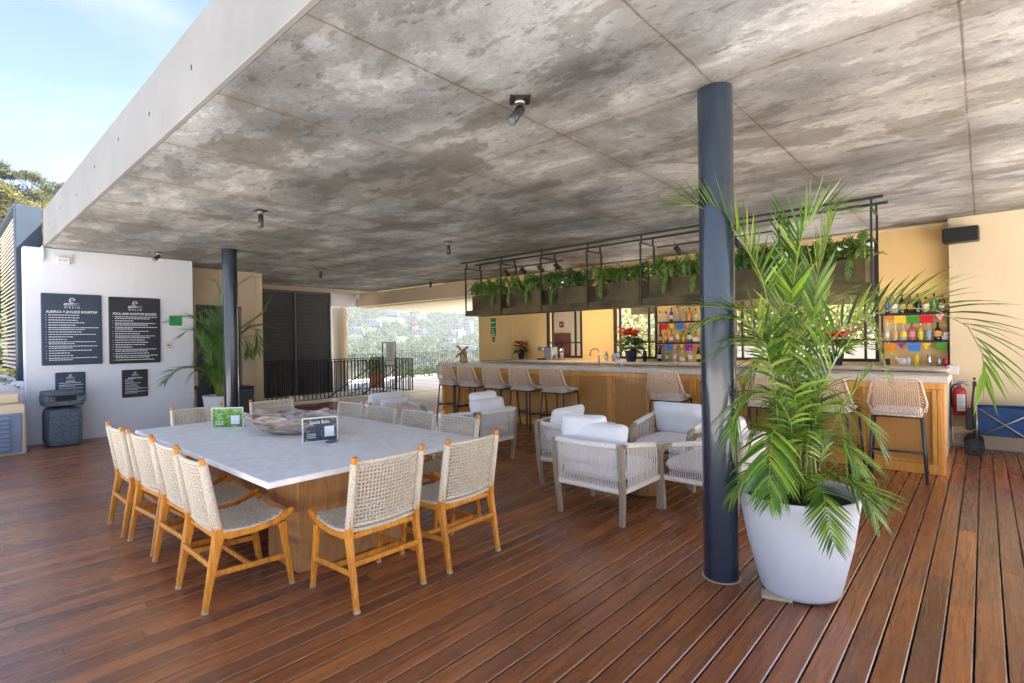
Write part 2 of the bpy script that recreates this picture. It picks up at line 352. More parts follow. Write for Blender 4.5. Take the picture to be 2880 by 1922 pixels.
def obj(name, b, mat, parent=None, loc=None, label=None):
    me = bpy.data.meshes.new(name); me.from_pydata(b.v, [], b.f)
    for m in (mat if isinstance(mat, (list, tuple)) else [mat]): me.materials.append(MATS[m] if isinstance(m, str) else m)
    me.polygons.foreach_set('material_index', b.m); me.polygons.foreach_set('use_smooth', b.sm); me.update()
    o = bpy.data.objects.new(name, me); COL.objects.link(o)
    if parent: o.parent = parent
    if loc: o.location = loc
    if label: o['label'] = label
    return o
def thing(name, label, cat, loc=(0, 0, 0), rz=0, group=None):
    o = bpy.data.objects.new(name, None); COL.objects.link(o); o.location = loc; o.rotation_euler = (0, 0, rz)
    o.empty_display_size = 0.1
    return tag(o, label, cat, group)
def tag(o, label, cat, group=None, kind=None):
    o['label'] = label; o['category'] = cat
    if group: o['group'] = group
    if kind: o['kind'] = kind
    return o
def struct(name, b, mat): o = obj(name, b, mat); o['kind'] = 'structure'; return o
def stuff(name, b, mat, label, cat): o = obj(name, b, mat); return tag(o, label, cat, kind='stuff')
def dup(root, loc, rz, label, group=None):
    r = root.copy(); COL.objects.link(r); r.location = loc; r.rotation_euler = (0, 0, rz); r['label'] = label
    if group: r['group'] = group
    for ch in list(root.children):
        c = ch.copy(); COL.objects.link(c); c.parent = r
        for g in list(ch.children):
            d = g.copy(); COL.objects.link(d); d.parent = c
    return r
def text(name, s, size, loc, rot, mat, parent=None, align='CENTER', ext=0.0006, sx=1.0, bold=0.0):
    cu = bpy.data.curves.new(name, 'FONT'); cu.body = s; cu.size = size; cu.align_x = align; cu.align_y = 'CENTER'; cu.extrude = ext; cu.resolution_u = 2
    cu.offset = bold
    t = bpy.data.objects.new('tmp', cu); COL.objects.link(t)
    dg = bpy.context.evaluated_depsgraph_get(); me = bpy.data.meshes.new_from_object(t.evaluated_get(dg))
    bpy.data.objects.remove(t); bpy.data.curves.remove(cu)
    me.materials.clear(); me.materials.append(MATS[mat])
    o = bpy.data.objects.new(name, me); COL.objects.link(o); o.location = loc; o.rotation_euler = rot; o.scale = (sx, 1, 1)
    if parent: o.parent = parent
    return o

# ------------------------------------------------------------------ setting: floors, slab
DX0, DX1, P = -12.4, 2.0, 0.1132
b = B(); x = DX0; k = 0
x0 = -0.7263+P*math.ceil((DX0+0.7263)/P)
gx = x0
while gx < DX1:
    xa, xb = gx+0.004, gx+P-0.004
    y1 = 7.18 if xb < -8.42 else (7.25 if xb < -0.32 else 9.13)
    y = -0.9; L0_ = random.uniform(0.3, 3.0)
    while y < y1:
        L = L0_ if y < -0.85 else random.choice((2.4, 3.0, 3.6, 4.2, 4.8)); e = min(y+L, y1)
        if y1-e < 0.4: e = y1
        ya_, yb_ = y+0.0008, e-0.0008; zt = random.uniform(-.0006, .0006); c_ = 0.0045
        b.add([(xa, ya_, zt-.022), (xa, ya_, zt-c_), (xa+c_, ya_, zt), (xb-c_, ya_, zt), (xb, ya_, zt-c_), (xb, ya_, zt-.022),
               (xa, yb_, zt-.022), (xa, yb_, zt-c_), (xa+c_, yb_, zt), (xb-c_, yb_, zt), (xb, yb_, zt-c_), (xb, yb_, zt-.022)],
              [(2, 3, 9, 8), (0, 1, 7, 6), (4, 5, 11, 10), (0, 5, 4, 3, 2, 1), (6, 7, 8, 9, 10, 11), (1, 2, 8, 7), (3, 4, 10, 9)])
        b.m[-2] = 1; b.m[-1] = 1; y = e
    gx += P
M('deck_edge_glint', (0.26, 0.17, 0.12), 0.2, var=0.6, scale=2.5, c2=(0.30, 0.14, 0.07), coat=0.6)  # paler bevel colour paints in the glint along the board gaps
deck = struct('deck', b, ['deck', 'deck_edge_glint'])
b = B(); b.box(((DX0+DX1)/2, 4.14, -0.09), (DX1-DX0, 10.1, 0.06)); M('deck_under', (0.012, 0.010, 0.009), 0.9)
struct('deck_underlay', b, 'deck_under')
# white tiled terrace: sheets round the deck and round the stair opening (x -14.4..-12.7, y 5.2..9.6)
b = B()
def slab(x0, x1, y0, y1, z1=0.0, t=0.25): b.box(((x0+x1)/2, (y0+y1)/2, z1-t/2), (x1-x0, y1-y0, t))
slab(-19, -14.4, -0.91, 24); slab(-14.4, -12.7, 9.6, 24); slab(-14.4, -12.4, -0.91, 5.2); slab(-12.7, -12.4, 5.2, 9.6)
slab(-12.4, -8.42, 7.19, 24); slab(-8.42, 12, 9.16, 24); slab(-19, 12, -16, -0.91); slab(2.01, 14, -0.91, 9.16)  # unseen tiles behind and right of deck brought close to bounce sunlight indoors
struct('terrace_floor', b, 'tile_white')
b = B()
for i in range(60): b.box((-19+0.0, 0, -50), (0.01, 0.01, 0.01)) if False else None
for i in range(16):
    b.box((-15.5, 9.9+i*0.9, 0.002), (6.6, 0.006, 0.004)); 
for i in range(7): b.box((-12.3+i*0.6-0.2, 8.6, 0.002), (0.006, 2.7, 0.004))
M('grout', (0.34, 0.35, 0.37), 0.9); struct('tile_joints', b, 'grout')
# roof slab; unseen right edge cut back to let more light in
b = B(); Y0, Y1, Z0, Z1 = 1.16, 12.2, 3.05, 3.6
b.box(((-10.66+3.2)/2, (Y0+0.04+9.17)/2, (Z0+Z1)/2), (13.86, 9.17-Y0-0.04, Z1-Z0)); b.box((-10.9, 2.24, (Z0+Z1)/2-.002), (0.5, 1.92, Z1-Z0-.01))
b.box(((-14.82-10.66)/2, (3.2+9.15)/2, (Z0+Z1)/2+0.001), (4.16, 5.95, Z1-Z0))
b.box(((-9.6+3.2)/2, (9.17+12.2)/2, (Z0+Z1)/2), (12.8, 3.03, Z1-Z0))
struct('roof_slab', b, 'concrete')
b = B(); b.box(((-10.66+3.2)/2, Y0+0.02, (Z0+Z1)/2), (13.86, 0.04, Z1-Z0+0.004), 0.006)
for i in range(9): b.box((-10.1+i*1.05+random.uniform(-.1, .1), Y0-0.001, 3.34+random.uniform(-.08, .08)), (0.014, 0.004, 0.03), mi=1)
struct('slab_fascia', b, ['fascia', 'dark'])
b = B(); b.box((-14.27, 6.9, 3.035), (1.06, 4.45, 0.02)); struct('soffit_strip', b, 'wall_tan')
b = B(); b.box((-12.49, 12.82, 2.85), (5.8, 6.9, 0.48)); struct('terrace_canopy', b, 'soffit')

# ------------------------------------------------------------------ walls
def wall(name, c, d, mat, label, cat='wall', bev=0.004):
    b = B(); b.box(c, d, bev); return tag(obj(name, b, mat), label, cat)
wall('white_wall', (-10.98, 2.095, 1.524), (0.26, 2.29, 3.05), 'wall_white', 'white plastered wall carrying the dark notice boards')
wt = thing('recess_wall', 'beige wall with a dark doorway behind the potted palm and the far pole', 'wall', (0, 0, 0))
b = B(); b.box((-11.8, 3.39, 1.524), (0.2, 0.3, 3.048)); b.box((-11.8, 4.55, 1.524), (0.2, 0.28, 3.048)); b.box((-11.8, 3.975, 2.68), (0.2, 0.87, 0.736))
b.box((-11.45, 3.235, 1.524), (0.5, 0.01, 3.048))
obj('wall_face', b, 'wall_tan', wt)
b = B(); b.box((-11.84, 3.975, 1.155), (0.06, 0.86, 2.31), 0.004); dr = obj('door', b, 'door_dark', wt)
b = B(); b.tube([(-11.79, 4.3, 0.95), (-11.76, 4.3, 0.95), (-11.76, 4.3, 1.15), (-11.79, 4.3, 1.15)], 0.009, 6); obj('handle', b, 'steel', dr)
wall('corner_wall', (-13.2, 4.78, 1.524), (2.9, 0.18, 3.046), 'wall_beige', 'pale wall end between the dark doorway and the dark shutter')
# shutter
t = thing('shutter_wall', 'tall dark grey louvered shutter wall behind the stair railing', 'shutter', (-14.8, 0, 0))
b = B(); b.box((-0.08, 6.52, 1.515), (0.04, 3.3, 3.03)); obj('backing', b, 'door_dark', t)
b = B()
for i in range(74): 
    z = 0.09+i*0.04
    b.prism([(-0.055, 4.9, z), (-0.01, 4.9, z-0.012), (-0.008, 4.9, z+0.003), (-0.05, 4.9, z+0.03)], (0, 3.22, 0))
obj('louver_slats', b, 'shutter', t)
b = B()
for y in (4.92, 5.97, 7.05, 8.13): b.box((0.0, y, 1.515), (0.05, 0.05, 3.03), 0.004)
b.box((0, 6.52, 0.03), (0.05, 3.2, 0.06)); b.box((0, 6.52, 3.0), (0.05, 3.2, 0.06)); obj('shutter_frame', b, 'shutter', t)
wall('white_beam', (-14.9, 8.66, 2.84), (0.2, 0.97, 0.42), 'wall_white', 'short white beam joining the dark shutter to the long beam')
wall('long_beam', (-12.2, 9.26, 2.845), (5.2, 0.22, 0.41), 'wall_beige', 'long pale beam spanning above the hillside view')
b = B(); b.lathe([(0.24, 0), (0.24, 2.62)], (-15.3, 8.74, 0), 28); tag(obj('round_column', b, 'wall_beige'), 'round pale plaster column left of the hillside view', 'column')
# bar back wall with window and shelf openings
ZW0, ZW1 = 1.10, 2.93; YB = 9.38
WINS = [(-7.38, -6.42, (-7.23, -6.61)), (-5.64, -4.68, (-5.5, -4.86)), (-3.25, -1.15, (-3.1, -2.3, -1.32))]
NICHES = [(-4.63, -3.80), (-1.12, -0.35)]
bw = thing('bar_back_wall', 'ochre yellow wall behind the bar holding windows and bottle shelves', 'wall')
b = B()
def seg(x0, x1, z0, z1, y0=YB, t=0.2): b.box(((x0+x1)/2, y0+t/2, (z0+z1)/2), (x1-x0, t, z1-z0))
seg(-9.56, -7.38, 0, 3.048); seg(-6.42, -5.64, 0, 3.048); seg(-4.68, -3.25, 0, 3.048); seg(-1.15, -0.3, 0, 3.048)
for w in WINS: seg(w[0], w[1], 0, ZW0); seg(w[0], w[1], ZW1, 3.048)
b.box((-9.0, YB-0.022, 1.524), (1.12, 0.045, 3.047), 0.004)
obj('wall_face', b, 'wall_cream', bw)
b = B(); b.box((-4.0, YB-0.01, 3.02), (8.6, 0.016, 0.014)); obj('cable_trim', b, 'white_plastic', bw)
for (xa, xb, ms) in WINS:
    wb = B(); T = 0.045
    for xx in (xa+T/2, xb-T/2): wb.box((xx, YB+0.02, (ZW0+ZW1)/2), (T, 0.08, ZW1-ZW0), 0.003)
    for zz in (ZW0+T/2, ZW1-T/2): wb.box(((xa+xb)/2, YB+0.022, zz), (xb-xa-2*T, 0.078, T), 0.003)
    for xx in ms: wb.box((xx, YB+0.022, (ZW0+ZW1)/2), (0.032, 0.05, ZW1-ZW0-2*T), 0.003)
    e = [xa+T]+[z for m_ in ms for z in (m_-.016, m_+.016)]+[xb-T]
    for i in range(0, len(e), 2): wb.box(((e[i]+e[i+1])/2, YB+0.022, 1.43), (e[i+1]-e[i]-.001, 0.04, 0.03))
    wf = obj('window', wb, 'black_metal', bw)
    g = B(); g.box(((xa+xb)/2, YB+0.05, (ZW0+ZW1)/2), (xb-xa-0.02, 0.006, ZW1-ZW0-0.02)); obj('pane', g, GL, wf)
shelves = []
for (xa, xb) in NICHES:
    for z in (1.40, 1.79):
        s_ = thing('wall_shelf', '', 'shelf', (0, 0, 0)); sb = B(); sb.box(((xa+xb)/2, YB-0.085, z), (xb-xa, 0.17, 0.025), 0.003); obj('board', sb, 'black_metal', s_)
        sb = B(); sb.box((xa+0.012, YB-0.012, z-0.17), (0.02, 0.02, 0.32)); sb.box((xb-0.012, YB-0.012, z-0.17), (0.02, 0.02, 0.32)); obj('bracket', sb, 'black_metal', s_)
        shelves.append(s_)
for s_, lb in zip(shelves, ('lower dark shelf of orange bottles left of the near pole', 'upper dark bottle shelf just under the planter rack left of the near pole', 'lower dark shelf of clear bottles at the right end of the bar', 'upper dark shelf at the right end of the bar behind the palm frond')):
    s_['label'] = lb
b = B(); b.box((1.15, 9.3, 1.524), (2.98, 0.3, 3.048), 0.004); b.box((-0.385, 8.4, 0.505), (0.08, 1.5, 1.01))
rw = thing('right_wall', 'cream wall at the right with speaker, extinguisher and folded wagon in front', 'wall'); obj('wall_face', b, 'wall_beige', rw)
b = B(); b.tube([(-0.325, 9.13, 1.0), (-0.325, 9.13, 0.08), (-0.30, 9.12, 0.05), (-0.19, 9.1, 0.05)], 0.011, 6); b.box((-0.31, 9.1, 1.02), (0.12, 0.1, 0.12), 0.008); b.box((-0.2, 9.1, 0.04), (0.05, 0.04, 0.05), 0.004)
tag(obj('drain_pipe', b, 'white_plastic'), 'thin white pipe running down the cream wall beside the bar end', 'pipe')
# restroom wall behind first window
rr = thing('restroom_wall', 'pale wall with a dark red door seen through the left bar window', 'wall')
b = B(); b.box((-8.9, 11.3, 1.5), (3.4, 0.2, 3.0)); b.box((-7.15, 11.3, 2.5), (0.14, 0.2, 1.1)); obj('wall_face', b, 'wall_white', rr)
b = B(); b.box((-8.3, 11.19, 0.84), (0.56, 0.03, 1.66), 0.005); dr = obj('door', b, 'door_red', rr); b = B(); b.ball((-8.1, 11.15, 0.95), 0.03, 6); obj('handle', b, 'steel', dr)
b = B(); b.box((-8.32, 11.19, 1.9), (0.13, 0.02, 0.16), 0.004); sg = obj('door_sign', b, 'door_red', rr); text('lettering', 'A', 0.09, (-8.32, 11.178, 1.9), (PI/2, 0, 0), 'ink', sg)
wall('awning_beam', (-3.9, 12.05, 2.58), (5.6, 0.12, 0.95), 'planter_metal', 'dark awning panel outside the bar windows')
wall('garden_wall', (-2.5, 14.6, 0.6), (9, 0.25, 1.3), 'house_white', 'low white garden wall outside the bar windows')

# ------------------------------------------------------------------ louver tower at left
b = B(); b.box((-11.36, 1.05, 1.87), (0.32, 0.31, 3.74), 0.006); tag(obj('steel_column', b, 'blue_grey'), 'square blue grey steel column rising past the end of the white wall', 'column')
t = thing('louver_screen', 'tall cream louvered screen at the left edge beside the steel column', 'screen')
b = B()
for i in range(36):
    z = 1.15+i*0.073
    b.prism([(-14.9, 0.95, z), (-14.9, 0.985, z+0.024), (-14.9, 1.0, z+0.016), (-14.9, 0.965, z-0.008)], (3.38, 0, 0))
obj('louver_slats', b, 'louver', t); b = B(); b.box((-13.2, 1.06, 2.45), (3.4, 0.04, 2.6)); obj('backing', b, 'dark', t)
b = B(); b.box((-13.2, 0.97, 3.77), (3.5, 0.16, 0.06)); obj('top_rail', b, 'blue_grey', t)
t = thing('planter_wall', 'low white planter wall with green creepers at the left edge', 'planter')
b = B(); b.box((-12.6, 0.7, 0.49), (3.2, 0.5, 0.98), 0.01); obj('planter_box', b, 'wall_white', t)

# masonry grill cabinet
t = thing('vent_cabinet', 'stepped cream masonry cabinet with a slatted blue grey door at the left edge', 'cabinet')
b = B(); b.box((-10.46, -0.05, 0.35), (0.84, 1.86, 0.70), 0.02); b.box((-10.6, -0.05, 0.77), (0.56, 1.78, 0.145), 0.02); obj('body', b, 'wall_beige', t)
b = B(); b.box((-10.03, 0.42, 0.31), (0.03, 0.82, 0.55), 0.004); dr = obj('door', b, 'vent_blue', t)
b = B()
for i in range(8): b.box((-10.008, 0.40, 0.10+i*0.06), (0.025, 0.62, 0.042), 0.004, R=Matrix.Rotation(math.radians(-18), 3, 'Y'))
obj('vent_slats', b, 'vent_blue', dr)
# stone bin
t = thing('stone_bin', 'rough dark stone litter bin with a slotted top standing against the white wall', 'litter bin', (-10.52, 1.33, 0), 0.05)
def rough_box(b, c, d, j, n=6):
    c = Vector(c); vs = []; fs = []
    for ax in range(3):
        for sgn in (-1, 1):
            o = len(vs); u, w = [a for a in range(3) if a != ax]
            for i in range(n+1):
                for k in range(n+1):
                    p = [0, 0, 0]; p[ax] = sgn; p[u] = -1+2*i/n; p[w] = -1+2*k/n
                    q = Vector(p); r = Vector([abs(a)**8 for a in q]); s_ = (sum(r))**(1/8); q = q/s_*1.0
                    hh = random.Random(hash(tuple(round(a, 3) for a in q))).uniform(-j, j)
                    vs.append(c+Vector((q.x*d[0]/2*(1+hh), q.y*d[1]/2*(1+hh), q.z*d[2]/2*(1+hh))))
            for i in range(n):
                for k in range(n):
                    f = (o+i*(n+1)+k, o+(i+1)*(n+1)+k, o+(i+1)*(n+1)+k+1, o+i*(n+1)+k+1)
                    flip = (sgn > 0) == (ax == 1); fs.append(tuple(reversed(f)) if flip else f)
    b.add(vs, fs)
b = B(); rough_box(b, (0, 0, 0.29), (0.5, 0.42, 0.58), 0.012); obj('body', b, 'stone_grey', t)
b = B(); rough_box(b, (0, 0, 0.655), (0.54, 0.46, 0.09), 0.03); rough_box(b, (0, -0.17, 0.72), (0.54, 0.13, 0.10), 0.05); rough_box(b, (0, 0.17, 0.72), (0.54, 0.13, 0.10), 0.05); rough_box(b, (-0.05, 0, 0.735), (0.3, 0.4, 0.12), 0.03); rough_box(b, (0, 0, 0.80), (0.54, 0.46, 0.07), 0.04); lid = obj('lid', b, 'stone_grey', t)
b = B(); b.box((0.2, 0, 0.73), (0.13, 0.23, 0.105)); obj('slot', b, 'dark', lid)

# ------------------------------------------------------------------ poles
def pole(x, y, r, label):
    t = thing('steel_pole', label, 'pole', (x, y, 0), 0, 'navy poles carrying the roof')
    b = B(); b.lathe([(r, 0.0), (r, 3.06)], k=48, caps=False); obj('shaft', b, 'pole_paint', t)
    b = B(); b.lathe([(r+.012, 0.0), (r+.012, 0.004)], k=40); obj('base_ring', b, 'teak_tip', t)
pole(-1.237, 3.30, 0.104, 'thick glossy navy blue pole in the foreground in front of the palm pot')
pole(-9.13, 3.27, 0.112, 'glossy navy blue pole farther back beyond the dining table')

# ------------------------------------------------------------------ notice boards
def board(cy, cz, w, h, mat, label, title, logo=True, x=-10.85, lines=26, bullets=True):
    t = thing('notice_board', label, 'sign', (x, cy, cz), 0, 'dark notice boards on the white wall')
    b = B(); b.box((0.018, 0, 0), (0.03, w, h), 0.012); obj('panel', b, mat, t)
    RX = (PI/2, 0, PI/2); X = 0.0345; hh = h/2
    if logo:
        b = B(); k = w/0.75
        arc = [(X, 0.034*k*math.cos(a), hh-0.105*k+0.036*k*math.sin(a)) for a in [PI*1.75-i*PI*1.6/12 for i in range(13)]]
        b.tube([(X, -0.034*k, hh-0.105*k), (X, 0.03*k, hh-0.105*k)], 0.004*k, 4)
        b.tube([(X, 0.034*k*math.cos(a), hh-0.105*k+0.036*k*math.sin(a)) for a in [i*PI*1.6/12 for i in range(13)]], 0.006*k, 4)
        b.tube([(X, -0.10*k, hh-0.155*k), (X, 0, hh-0.15*k), (X, 0.10*k, hh-0.155*k)], 0.004*k, 4); b.tube([(X, -0.105*k, hh-0.175*k), (X, 0.105*k, hh-0.175*k)], 0.005*k, 4)
        obj('logo', b, 'ink', t)
        text('logo_letters', 'D A L I G', 0.05*k, (X, 0, hh-0.215*k), RX, 'ink', t, sx=0.95)
    ty = hh-0.29*w/0.75
    text('title', title, 0.052*w/0.75, (X, 0, ty), RX, 'ink', t, sx=0.86, bold=0.001)
    b = B(); rnd = random.Random(int(cy*1000)); z = ty-0.05*w/0.75; st = (z+hh-0.03)/lines; i = 0
    while i < lines-1:
        full = rnd.choice((1, 1, 2)); 
        if bullets: b.box((X, -w/2+0.055*w/0.75, z-st*i), (0.001, 0.008, 0.008))
        for q in range(full+0):
            if i >= lines-1: break
            L = w*0.84 if q < full-1 else w*rnd.uniform(0.3, 0.82)
            y = -w/2+0.085*w/0.75; zz = z-st*i
            while y < -w/2+0.085*w/0.75+L*0.93:
                wl = rnd.uniform(0.012, 0.045)*w/0.75; b.box((X, y+wl/2, zz), (0.001, wl, st*0.36)); y += wl+0.007*w/0.75
            i += 1
        i += 0.35
    obj('body_text', b, 'ink', t)
board(1.51, 1.78, 0.75, 1.13, 'sign_blue', 'large dark blue notice board headed ALBERCA Y JACUZZI, left of the two big boards', 'ALBERCA Y JACUZZI ROOFTOP')
board(2.345, 1.767, 0.735, 1.125, 'sign_black', 'large black notice board headed POOL AND ROOFTOP JACUZZI, right of the two big boards', 'POOL AND ROOFTOP JACUZZI')
board(1.475, 0.86, 0.37, 0.47, 'sign_blue', 'small blue board on the white wall half hidden by the stone bin', 'AQUATICO', lines=12, bullets=False)
board(2.33, 0.86, 0.37, 0.47, 'sign_black', 'small black board below the right large board', 'PROHIBIDO EL PASO', lines=12, bullets=False)
# wall fittings
t = thing('wifi_router', 'white router with two aerials fixed high on the white wall', 'router', (-10.84, 1.41, 2.87))
b = B(); b.box((0.02, 0, 0), (0.035, 0.17, 0.11), 0.008); obj('body', b, 'white_plastic', t); text('marking', 'SKY WIFI', 0.028, (0.039, 0, 0), (PI/2, 0, PI/2), 'ink_blue', t)
for s_ in (-1, 1): b = B(); b.tube([(0.03, s_*0.1, -0.03), (0.03, s_*0.105, 0.1)], 0.006, 6); obj('aerial', b, 'white_plastic', t)
b = B(); b.tube([(0.02, -0.06, 0.055), (0.02, -0.14, 0.12), (0.01, -0.22, 0.16)], 0.003, 4); b.tube([(0.02, 0.06, 0.055), (0.02, -0.02, 0.12), (0.02, -0.05, 0.10)], 0.003, 4); obj('cable', b, 'white_plastic', t)
b = B(); b.ball((-10.82, 1.165, 2.95), (0.025, 0.03, 0.13), 8); b.tube([(-10.82, 1.18, 3.04), (-10.81, 1.22, 2.98), (-10.81, 1.21, 2.88), (-10.82, 1.17, 2.84)], 0.003, 4); tag(obj('access_point', b, 'white_plastic'), 'slim white aerial pod at the top left corner of the white wall', 'antenna')
t = thing('wall_button', 'small square white switch plate with a black button on the white wall', 'switch', (-10.85, 2.83, 1.5)); b = B(); b.box((0.012, 0, 0), (0.024, 0.075, 0.11), 0.004); obj('plate', b, 'wall_beige', t); b = B(); b.ball((0.026, 0, 0.0), 0.015, 6); obj('button', b, 'dark', t)
b = B(); b.box((-10.843, 2.955, 1.945), (0.01, 0.20, 0.18), 0.003); tag(obj('exit_sign', b, 'sign_green'), 'plain green safety sign on the white wall behind palm fronds', 'sign')
def wsign(name, x, z, w, h, mat, label):
    t = thing(name, label, 'sign', (x, 9.333, z)); b = B(); b.box((0, -0.004, 0), (w, 0.008, h), 0.002); obj('plate', b, mat, t); return t
t = wsign('arrow_sign', -9.03, 1.95, 0.17, 0.21, 'sign_green', 'upper green sign with a white left arrow on the ochre wall')
b = B(); b.box((0.015, -0.0095, 0), (0.09, 0.002, 0.018)); b.prism([(-0.065, -0.009, 0), (-0.02, -0.009, 0.035), (-0.02, -0.009, -0.035)], (0, -0.002, 0)); obj('arrow', b, 'ink', t)
t = wsign('route_sign', -9.03, 1.715, 0.17, 0.21, 'sign_green', 'lower green sign with a white running figure on the ochre wall')
b = B(); b.ball((-0.01, -0.01, 0.065), 0.014, 6); b.tube([(-0.01, -0.01, 0.05), (0.0, -0.01, 0.0), (-0.035, -0.01, -0.03)], 0.008, 5); b.tube([(0, -0.01, 0), (0.03, -0.01, -0.03)], 0.007, 5); b.tube([(-0.045, -0.01, 0.02), (-0.01, -0.01, 0.04), (0.03, -0.01, 0.02)], 0.006, 5); b.box((0, -0.009, -0.07), (0.12, 0.002, 0.03)); obj('figure', b, 'ink', t)
t = wsign('extinguisher_sign', -9.03, 1.53, 0.09, 0.11, 'sign_black', 'tiny black square sign below the two green signs'); b = B(); b.box((-0.01, -0.009, 0), (0.015, 0.002, 0.06)); b.box((0.018, -0.009, -0.01), (0.015, 0.002, 0.035)); obj('symbol', b, 'ink', t)

# ------------------------------------------------------------------ extinguishers, speaker
def extinguisher(loc, rz, s_, label, lab=True):
    t = thing('fire_extinguisher', label, 'extinguisher', loc, rz, 'red fire extinguishers')
    b = B(); b.lathe([(0.0, 0), (0.066*s_, 0.005), (0.07*s_, 0.02), (0.07*s_, 0.30*s_), (0.055*s_, 0.345*s_), (0.025*s_, 0.36*s_), (0.02*s_, 0.375*s_)], k=24); obj('cylinder', b, 'red_paint', t)
    b = B(); b.tube([(0, 0, 0.365*s_), (0, 0, 0.41*s_)], 0.016*s_, 8); b.bar([(-0.02*s_, 0, 0.41*s_), (0.03*s_, 0, 0.415*s_), (0.09*s_, 0, 0.385*s_)], 0.02*s_, 0.012*s_, A=(0, 1, 0)); b.bar([(-0.03*s_, 0, 0.425*s_), (0.08*s_, 0, 0.44*s_)], 0.018*s_, 0.008*s_, A=(0, 1, 0)); obj('valve_handle', b, 'ink_blue', t)
    b = B(); b.tube([(-0.015*s_, -0.01, 0.40*s_), (-0.06*s_, -0.015, 0.385*s_), (-0.082*s_, -0.015, 0.33*s_), (-0.08*s_, -0.02, 0.1*s_)], 0.009*s_, 6); obj('hose', b, 'rubber', t)
    b = B(); k = 10
    vs = []; fs = []
    for i in range(k+1):
        a = -PI/2-0.35+1.25*i/k
        for z in (0.06*s_, 0.27*s_): vs.append((0.071*s_*math.cos(a), 0.071*s_*math.sin(a), z))
    fs = [(2*i, 2*i+2, 2*i+3, 2*i+1) for i in range(k)]; b.add(vs, fs, 0, True); lb = obj('paper_label', b, 'ink', t)
    b = B()
    for z in (0.09, 0.115, 0.15, 0.165, 0.18, 0.20, 0.215, 0.235, 0.25):
        b.tube([(0.0716*s_*math.cos(a), 0.0716*s_*math.sin(a), z*s_) for a in [-PI/2-0.2+0.9*i/5 for i in range(6)]], 0.0018, 3)
    obj('label_print', b, 'ink_dark', lb)
extinguisher((-0.245, 9.06, 0.43), 0, 1.02, 'red fire extinguisher with blue handle and white label on the cream wall')
extinguisher((-11.62, 3.45, 0.62), PI/2, 1.3, 'red fire extinguisher beside the dark doorway behind the far palm')
t = thing('wall_speaker', 'black rectangular speaker under the ceiling on the cream wall', 'speaker', (-0.21, 8.98, 2.78), -0.06)
b = B(); b.box((0, 0, 0), (0.36, 0.2, 0.19), 0.012); obj('cabinet', b, 'black_metal', t)
b = B(); b.box((0, -0.103, 0), (0.335, 0.006, 0.165), 0.003); obj('grille', b, 'dark', t)
b = B(); b.box((0, 0.12, 0.0), (0.1, 0.06, 0.06)); obj('bracket', b, 'black_metal', t)
b = B(); b.tube([(-0.345, 9.14, 3.04), (-0.35, 9.1, 3.0), (-0.3, 9.08, 2.93), (-0.25, 9.1, 2.88)], 0.004, 4); tag(obj('speaker_cable', b, 'white_plastic'), 'short white cable looping from the ceiling to the black speaker', 'cable')

# ------------------------------------------------------------------ ceiling spotlights
def spot(x, y, s_, rz, aim, label):
    t = thing('ceiling_spotlight', label, 'spotlight', (x, y, 3.05), rz, 'spotlights on the concrete ceiling')
    b = B(); b.box((0, 0, -0.005), (0.13*s_, 0.13*s_, 0.008), 0.001); obj('plate', b, 'black_metal', t)
    b = B(); b.lathe([(0.035, -0.01), (0.035, -0.035)], k=14); b.tube([(0, 0, -0.03), (0, 0, -0.075)], 0.008, 6); obj('stem', b, 'brushed', t)
    d = Vector(aim).normalized(); a = Vector((0, 0, -0.07))
    b = B(); b.tube([a-d*0.01, a+d*0.135], 0.03, 16); h = obj('lamp_head', b, 'grey_metal', t)
    b = B(); b.tube([a+d*0.128, a+d*0.137], 0.024, 16); obj('lens', b, 'brushed', h)
spot(-2.20, 2.55, 1, PI/4, (-0.45, -0.5, -0.75), 'bronze spotlight on a square plate at the middle of the ceiling, the largest in view')
spot(-6.21, 2.57, 0.8, 0.2, (0.2, -0.15, -1), 'small black spotlight hanging above the dining table')
spot(-10.16, 2.54, 0.8, 0.2, (0.5, -0.9, -0.7), 'black spotlight tilted towards the white wall with notice boards')
spot(-10.17, 5.4, 0.8, 0.2, (0, 0, -1), 'small spotlight right of the far navy pole')
spot(-6.17, 5.4, 0.8, 0.2, (0, 0, -1), 'small spotlight beside the damp stain in front of the planter rack')
spot(-10.19, 8.31, 0.8, 0.2, (0, 0, -1), 'farthest small spotlight just above the long pale beam')
spot(-2.17, 5.4, 0.8, 0.2, (0, 0, -1), 'spotlight mostly hidden behind the foreground navy pole')

# ------------------------------------------------------------------ bar
t = thing('bar_counter', 'long bar with orange oak panels and pale stone top', 'bar')
BX0, BX1, BY = -8.4, -0.33, 7.13
b = B(); b.box(((BX0+BX1)/2, BY+0.28, 0.49), (BX1-BX0, 0.5, 0.98)); b.box((BX0+0.2, 8.45, 0.49), (0.4, 1.85, 0.98)); obj('body', b, 'wall_beige', t)
n = 12; pw = (BX1-BX0)/n
b = B(); b.box(((BX0+BX1)/2, BY+0.018, 0.055), (BX1-BX0+0.01, 0.05, 0.11), 0.004); b.box(((BX0+BX1)/2, BY+0.012, 0.945), (BX1-BX0, 0.03, 0.07), 0.003)
b.box((BX1+0.008, BY+0.1, 0.49), (0.02, 0.16, 0.98), 0.003)
obj('plinth_and_rail', b, 'bar_frame', t)
for i in range(n+1):
    b = B(); xx = BX0+i*pw; xx = min(max(xx, BX0+0.045), BX1-0.045)
    b.box((xx-0.022, BY+0.004, 0.51), (0.04, 0.045, 0.80), 0.004); b.box((xx+0.022, BY+0.004, 0.51), (0.04, 0.045, 0.80), 0.004); obj('pilaster', b, 'bar_frame', t)
